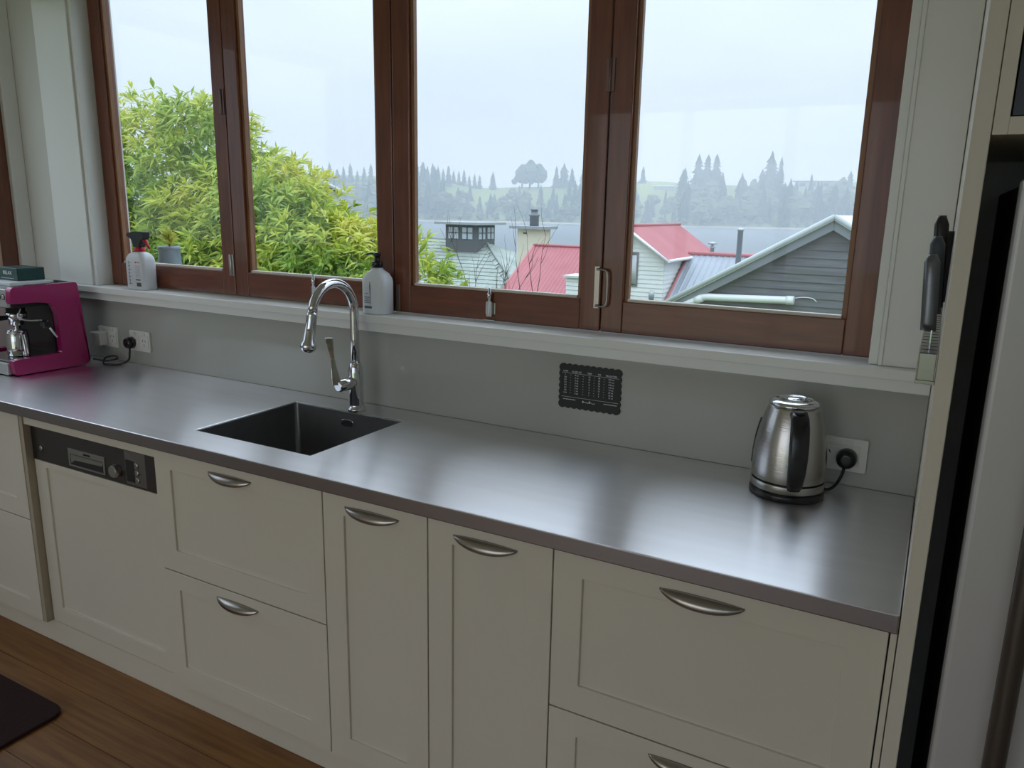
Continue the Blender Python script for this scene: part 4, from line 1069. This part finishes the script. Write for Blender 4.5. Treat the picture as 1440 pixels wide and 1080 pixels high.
for s_ in (-1, 1):
    iron_roof(dg, 'roof_slope', RPALE, Vector((AX, 12.78, AZ + .10)), Vector((0, 7.2, 0)), Vector((s_ * 3.15, 0, -3.15 * sl_)), .2)
    # barge board with roll
    e1 = Vector((AX + s_ * 3.15, 12.80, AZ + .09 - 3.15 * sl_)); e0 = Vector((AX, 12.80, AZ + .09))
    MB().tube([e0 + Vector((0, 0, .0)), e1], .048, 10).build('barge_roll', BARGE, dg)
    nrm = Vector((s_ * sl_, 0, 1)).normalized()
    bb = MB(); q0, q1 = e0 - nrm * .02, e1 - nrm * .02; q2, q3 = q1 - nrm * .17, Vector((AX, 12.80, (e0 - nrm * .19).z - .0))
    q3 = Vector((AX, 12.80, AZ + .09 - .19 * math.hypot(1, sl_)))
    n0 = 0
    bb.v = [tuple(p_ + Vector((0, dy, 0))) for dy in (.03, .09) for p_ in (q0, q1, q2, q3)]
    bb.f = [(0, 1, 2, 3), (7, 6, 5, 4), (0, 4, 5, 1), (1, 5, 6, 2), (2, 6, 7, 3), (3, 7, 4, 0)]; bb.sm = [False] * 6
    bb.build('barge_board', mat('slate_barge', (.20, .23, .26), .6), dg)
b = MB().box(AX - 2.85, AX - 2.8, 13.03, 19.8, -4.2, -.3); b.build('side_wall', DBOARD, dg); MB().box(AX + 2.8, AX + 2.85, 13.03, 19.8, -4.2, -.3).build('side_wall', DBOARD, dg)
MB().box(AX - 2.8, AX + 2.8, 19.75, 19.8, -4.2, -.3).build('back_wall', DBOARD, dg)
pp = MB().tube(bez([(-4.42, 12.86, -.36), (-4.15, 12.86, -.19), (-3.86, 12.86, -.04), (-3.74, 12.86, .005), (-3.5, 12.86, .012), (-2.9, 12.86, .03), (-2.22, 12.86, .052)], 4), .066, 12)
pp.tube([(-2.32, 12.86, .049), (-2.19, 12.86, .053)], .078, 12); pp.tube([(-3.93, 12.86, -.075), (-3.80, 12.86, -.015)], .076, 12)
pp.build('drain_pipe', PVC, dg)
MB().tube(bez([(-2.22, 12.94, .08), (-2.05, 12.93, .11), (-1.90, 12.93, .10), (-1.83, 12.93, .05)], 4), .008, 6).build('cable', PVC, dg)

# tiled house with cupola and chimney
ht = thing('tiled_house', 'house with pale grey-green tiled hip roof and windowed lantern', 'house', (-24, 33, -7))
ZRT, YRT = -.15, 34.0; pt = .46
XH = -21.1      # right end of the ridge, hip falls from here
b = MB(); rows = 24; cw = .30; g_ = .36
Dv = Vector((0, -1, -pt)).normalized(); Nv = Vector((0, -pt, 1)).normalized()
for r in range(rows):
    s0 = r * g_; x = -32 + (.15 if r % 2 else 0)
    while True:
        xm = XH + s0 * Dv.y * -1 * 1.0
        if x + cw > xm + .05: break
        o = Vector((x, YRT, ZRT)) + Dv * s0
        q = [o, o + Vector((cw - .012, 0, 0)), o + Vector((cw - .012, 0, 0)) + Dv * (g_ + .02) + Nv * .035, o + Dv * (g_ + .02) + Nv * .035]
        n0 = len(b.v); b.v += [tuple(p_ + Nv * h_) for h_ in (-.02, .014) for p_ in q]
        for f in ((4, 5, 6, 7), (0, 1, 5, 4), (1, 2, 6, 5), (2, 3, 7, 6), (3, 0, 4, 7)): b.f.append(tuple(n0 + k for k in f)); b.sm.append(False)
        x += cw
tl = b.build('roof_tiles', TILE, ht, fix=False); tl['kind'] = 'stuff'
L = rows * g_
E0 = Vector((-32, YRT, ZRT)) + Dv * L; xe = XH - L * Dv.y
b = MB(); b.quad((-32, YRT, ZRT - .03), (XH, YRT, ZRT - .03), (xe, E0.y, E0.z - .03), (-32, E0.y, E0.z - .03)); b.quad((XH, YRT, ZRT - .03), (xe, YRT + YRT - E0.y, E0.z - .03), (xe, E0.y, E0.z - .03))
b.quad((-32, YRT, ZRT - .03), (-32, 2 * YRT - E0.y, E0.z - .03), (xe, 2 * YRT - E0.y, E0.z - .03), (XH, YRT, ZRT - .03))
b.build('roof_deck', TILE, ht)
MB().tube([(-32, YRT, ZRT + .02), (XH, YRT, ZRT + .02), (xe, E0.y, E0.z + .03)], .07, 6).build('hip_capping', mat('tile_capping', (.28, .32, .30), .8), ht)
MB().box(-31.5, xe - .5, E0.y + .5, 2 * YRT - E0.y - .5, -7.5, E0.z - .05).build('walls', CREAMR, ht)
CXa, CXb, CYa, CYb, CZa, CZb = -22.75, -20.85, 32.7, 34.5, -.85, .70
cu = MB().box(CXa, CXb, CYa, CYb, CZa, CZb).build('lantern', mat('grey_timber', (.11, .12, .125), .7), ht)
PALEP = mat('pale_pane', (.45, .5, .55), .1, spec=.8)
gb_ = MB()
for xa, xb in ((-22.55, -21.95), (-21.70, -21.10)):
    MB().box(xa, xb, CYa - .05, CYa - .005, -.02, .56).build('lantern_window', PALEP, cu)
    gb_.box((xa + xb) / 2 - .03, (xa + xb) / 2 + .03, CYa - .08, CYa - .051, -.02, .56); gb_.box(xa, xb, CYa - .08, CYa - .051, .26, .31)
for ya_, yb_ in ((32.85, 33.45), (33.70, 34.30)):
    MB().box(CXb + .005, CXb + .05, ya_, yb_, -.02, .56).build('lantern_window', PALEP, cu)
    gb_.box(CXb + .051, CXb + .08, (ya_ + yb_) / 2 - .03, (ya_ + yb_) / 2 + .03, -.02, .56); gb_.box(CXb + .051, CXb + .08, ya_, yb_, .26, .31)
gb_.build('glazing_bars', MATS['grey_timber'], cu)['kind'] = 'stuff'
MB().box(CXa - .42, CXb + .42, CYa - .45, CYb + .45, CZb, CZb + .12).build('lantern_roof', mat('lantern_roof_grey', (.30, .33, .35), .6), ht)
cy_ = 30.0
cn = MB().box(-17.04, -15.86, cy_, cy_ + 1.0, -3.5, .66).build('chimney_stack', CREAMR, ht)
MB().box(-17.34, -15.62, cy_ - .25, cy_ + 1.25, .66, .78).build('chimney_cap', MATS['lantern_roof_grey'], ht)
MB().box(-16.74, -16.56, cy_ - .02, cy_ + .01, .44, .50).build('vent_slot', DTIM, ht)
MB().lathe([(.21, .78), (.21, 1.22), (.25, 1.23), (.25, 1.30), (.15, 1.31), (.15, 1.48), (.19, 1.49), (.19, 1.53), (.05, 1.56)], (-16.45, cy_ + .5, 0), 14).build('chimney_pot', mat('dark_pot', (.2, .22, .24), .6), ht)

# white gable beyond the tree
lh = thing('pale_gable_house', 'white gabled house mostly hidden behind the leafy tree', 'house', (-22.9, 22, -5))
gx0, gz0 = -22.9, 3.66; gs_ = .50; gw = 3.3
b = MB().prism([(gx0 - gw + .3, -5), (gx0 + gw - .3, -5), (gx0 + gw - .3, gz0 - .15 - (gw - .3) * gs_), (gx0, gz0 - .15), (gx0 - gw + .3, gz0 - .15 - (gw - .3) * gs_)], 'y', 22.3, 28); b.build('walls', WBOARD, lh)
for s_ in (-1, 1):
    iron_roof(lh, 'roof_slope', mat('brown_roof', (.30, .20, .19), .6), Vector((gx0, 22.0, gz0)), Vector((0, 6.3, 0)), Vector((s_ * gw, 0, -gw * gs_)), .3)
    MB().tube([(gx0, 21.97, gz0 - .04), (gx0 + s_ * gw, 21.97, gz0 - .04 - gw * gs_)], .09, 6).build('barge_board', WBOARD, lh)
lh.rotation_euler.z = math.radians(44); lh.location = (-23.75, 21.2, -5)

# ---- leafy tree outside the left panes
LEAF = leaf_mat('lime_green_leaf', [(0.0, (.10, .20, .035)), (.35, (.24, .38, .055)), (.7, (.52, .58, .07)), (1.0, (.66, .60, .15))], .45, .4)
def lanceolate(b, tones, p, d, nrm, ln, w, tone):
    d = d.normalized(); s_ = d.cross(nrm)
    if s_.length < 1e-4: s_ = d.cross(Vector((1, 0, 0)))
    s_.normalize(); up = s_.cross(d)
    droop = Vector((0, 0, -1)) * ln * .22
    m1 = p + d * ln * .45 + up * ln * .04; t = p + d * ln + droop
    n0 = len(b.v)
    b.v += [tuple(p), tuple(m1 + s_ * w - up * w * .35), tuple(t), tuple(m1 - s_ * w - up * w * .35), tuple(m1 - up * 0)]
    b.f += [(n0, n0 + 1, n0 + 4), (n0 + 1, n0 + 2, n0 + 4), (n0 + 2, n0 + 3, n0 + 4), (n0 + 3, n0, n0 + 4)]; b.sm += [False] * 4; tones += [tone] * 4
RT = random.Random(5)
tr = thing('leafy_tree', 'bushy lime-green tree with narrow drooping leaves outside the window', 'tree', (-5.2, 4.0, -3.1))
blobs = [((-6.1, 3.7, 1.62), (.95, .8, .80), 900), ((-5.35, 3.5, 1.30), (.80, .7, .62), 700), ((-6.9, 3.9, 1.9), (.7, .8, .55), 420), ((-4.75, 3.4, 1.14), (.75, .7, .62), 760), ((-4.15, 3.3, .92), (.62, .6, .55), 640), ((-5.0, 3.7, 1.45), (.5, .4, .40), 260),
         ((-3.66, 3.35, .86), (.50, .5, .52), 480), ((-5.2, 3.0, .75), (.8, .5, .55), 520), ((-5.9, 3.1, .9), (.6, .5, .7), 420), ((-3.42, 3.5, .62), (.36, .4, .5), 220), ((-5.75, 3.6, 2.12), (.42, .4, .28), 150), ((-4.4, 2.9, .45), (.8, .4, .5), 300), ((-6.6, 3.3, 1.1), (.7, .6, .7), 350)]
leafb = MB(); tones = []; near = []
eye = Vector((-.012, -1.256, 1.508))
def cluster(c, out, size, tone0):
    out = out.normalized(); n = RT.randint(6, 10)
    for k in range(n):
        a = RT.uniform(0, 6.283); e_ = RT.uniform(.25, 1.25)
        t1 = out.orthogonal().normalized(); t2 = out.cross(t1)
        d = out * math.cos(e_) + (t1 * math.cos(a) + t2 * math.sin(a)) * math.sin(e_) + Vector((0, 0, -.25))
        ln = size * RT.uniform(.75, 1.25)
        tone = min(1, max(0, tone0 + RT.uniform(-.16, .16)))
        st = c + d * .01
        if (c - eye).length < 4.9 and len(near) < 300 and RT.random() < .25: near.append((st, d, out, ln, ln * .105, tone))
        else: lanceolate(leafb, tones, st, d, out, ln, ln * .105, tone)
for c, rad, n in blobs:
    c = Vector(c)
    for k in range(n):
        q = Vector((RT.gauss(0, 1), RT.gauss(0, 1), RT.gauss(0, 1))).normalized()
        if q.y > .55 and RT.random() < .6: q.y = -q.y
        rr_ = RT.uniform(.72, 1.06)
        wob = 1 + .12 * math.sin(5 * q.x + 3 * q.z + c.x * 3)
        p = c + Vector((q.x * rad[0], q.y * rad[1], q.z * rad[2])) * rr_ * wob
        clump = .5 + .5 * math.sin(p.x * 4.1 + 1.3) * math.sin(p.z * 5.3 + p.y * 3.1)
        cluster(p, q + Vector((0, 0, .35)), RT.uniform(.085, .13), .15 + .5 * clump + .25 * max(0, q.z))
# shoots at the top
for x, y_, z in ((-6.1, 3.6, 2.42), (-5.85, 3.6, 2.45), (-6.5, 3.6, 2.38), (-5.55, 3.55, 2.2), (-6.95, 3.7, 2.45), (-5.2, 3.5, 1.98), (-4.5, 3.4, 1.46), (-3.8, 3.4, 1.36)):
    for k in range(9):
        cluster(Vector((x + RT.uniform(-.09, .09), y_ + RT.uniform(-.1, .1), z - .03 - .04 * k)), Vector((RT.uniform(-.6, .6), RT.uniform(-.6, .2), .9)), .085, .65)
leafb.tone = tones
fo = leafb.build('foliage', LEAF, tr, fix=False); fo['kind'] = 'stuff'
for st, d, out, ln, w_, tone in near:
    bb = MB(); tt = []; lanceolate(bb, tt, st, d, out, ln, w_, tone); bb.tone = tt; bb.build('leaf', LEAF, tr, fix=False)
MB().tube([(-5.3, 4.1, -3.2), (-5.25, 4.0, -1.5), (-5.2, 3.8, 0), (-5.3, 3.7, .9)], .12, 10, rs=[.16, .13, .11, .05]).build('trunk', BARK, tr)
for e_ in ((-6.1, 3.7, 1.7), (-6.8, 3.9, 1.8), (-4.8, 3.4, 1.05), (-4.1, 3.4, .8), (-5.5, 3.5, 1.4), (-3.6, 3.4, .7), (-5.9, 3.2, 1.0), (-6.0, 3.6, 2.2)):
    e_ = Vector(e_); s0 = Vector((-5.2, 3.85, -.4 + .3 * RT.random())); m1 = (s0 + e_) / 2 + Vector((RT.uniform(-.1, .1), 0, -.1))
    MB().tube(bez([s0, m1, e_], 5), .03, 7, rs=[.05 - .0042 * k for k in range(11)]).build('branch', BARK, tr)

# bare shrub in front of the tiled roof
bs_ = thing('bare_shrub', 'leafless twiggy shrub in front of the tiled roof', 'shrub', (-9.2, 15.2, -4.4))
RB = random.Random(11)
def twig(p, d, ln, r, depth, root):
    n = 5; pts = [p]; q = Vector(p)
    for k in range(n):
        d = (d + Vector((RB.uniform(-.16, .16), RB.uniform(-.1, .1), RB.uniform(-.05, .1)))).normalized(); q = q + d * ln / n; pts.append(q.copy())
    MB().tube(pts, r, 5, rs=[r * (1 - .7 * k / n) for k in range(n + 1)]).build('branch' if depth else 'stem', BARK, root)
    if depth < 2:
        for k in range(3):
            i = RB.randint(2, n); dd = (d + Vector((RB.uniform(-.7, .7), RB.uniform(-.3, .3), RB.uniform(0, .3)))).normalized()
            twig(pts[i], dd, ln * .46, r * .55, depth + 1, root)
for k, (dx, dz) in enumerate(((-.35, 1), (-.12, 1), (.06, 1), (.26, 1), (.45, 1), (-.22, 1), (.35, 1), (-.42, 1), (.15, 1))):
    twig(Vector((-10.0 + .20 * (k - 4), 15.2 + .05 * k, -4.4)), Vector((dx * .45, 0, 1)), 3.6 + RB.uniform(-.5, .4), .022, 0, bs_)
# dark hedge below it
hb = MB(); tones2 = []
for k in range(2600):
    p = Vector((RT.uniform(-12.6, -9.3), RT.uniform(16.2, 17.2), -3.0 + RT.uniform(-1.2, .62)))
    p.z += .12 * math.sin(p.x * 3)
    lanceolate(hb, tones2, p, Vector((RT.uniform(-1, 1), RT.uniform(-1, .3), RT.uniform(-.2, 1))), Vector((0, -.5, 1)), .16, .03, RT.random())
hb.tone = tones2
hedge = thing('hedge', 'low dark purplish hedge at the foot of the red-roofed cottage', 'hedge', (-11, 16.7, -5))
hf = hb.build('foliage', leaf_mat('dark_hedge_leaf', [(0, (.035, .03, .035)), (1, (.11, .095, .10))], .7, .1), hedge, fix=False); hf['kind'] = 'stuff'
MB().tube([(-11, 16.7, -5), (-10.9, 16.7, -4), (-11, 16.7, -3.2)], .06, 6).build('stem', BARK, hedge)

# potted plant on the outside ledge
ledge = struct(box('window_ledge', mat('ledge_timber', (.35, .33, .30), .7), None, WX0 - .1, WX1 + .1, .7605, .98, 1.12, 1.165), 'outside timber ledge below the folding window')
pf = thing('plant_pot', 'small blue-grey glazed pot with a young plant on the outside ledge', 'plant pot', (-2.78, .87, 1.165))
POT = mat('blue_grey_glaze', (.22, .28, .33), .35, noise=.3, nscale=20)
MB().lathe([(.034, .0005), (.043, .03), (.046, .10), (.042, .150), (.045, .155), (.045, .166), (.039, .169), (.037, .155)], (-2.80, .87, 1.165), 24).build('pot', POT, pf)
pl_ = MB(); tn = []
for k in range(26):
    d = Vector((RT.uniform(-1, 1), RT.uniform(-1, 1), RT.uniform(.3, 1.4)))
    lanceolate(pl_, tn, Vector((-2.795 + RT.uniform(-.015, .015), .87, 1.335 + RT.uniform(0, .045))), d, Vector((0, -1, .3)), .055, .010, RT.uniform(.5, 1))
pl_.tone = tn; pl_.build('leaves', LEAF, pf, fix=False)['kind'] = 'stuff'
MB().tube([(-2.795, .87, 1.30), (-2.795, .87, 1.38)], .004, 6).build('stem', mat('red_stem', (.3, .08, .05), .6), pf)

# ---- haze over the lake (real scattering volume)
hz_m = bpy.data.materials.new('lake_haze'); hz_m.use_nodes = True
nn = hz_m.node_tree.nodes; nn.remove(nn['Principled BSDF'])
vs = nn.new('ShaderNodeVolumeScatter'); vs.inputs['Color'].default_value = (.84, .93, 1, 1); vs.inputs['Density'].default_value = .0012; vs.inputs['Anisotropy'].default_value = 0.5
hz_m.node_tree.links.new(vs.outputs['Volume'], nn['Material Output'].inputs['Volume'])
hzo = MB().box(-1400, 700, 45, 1000, ZLK + .05, 46).build('lake_haze', hz_m, None)
hzo['kind'] = 'stuff'; hzo['label'] = 'pale rainy haze hanging over the lake and far shore'; hzo['category'] = 'haze'
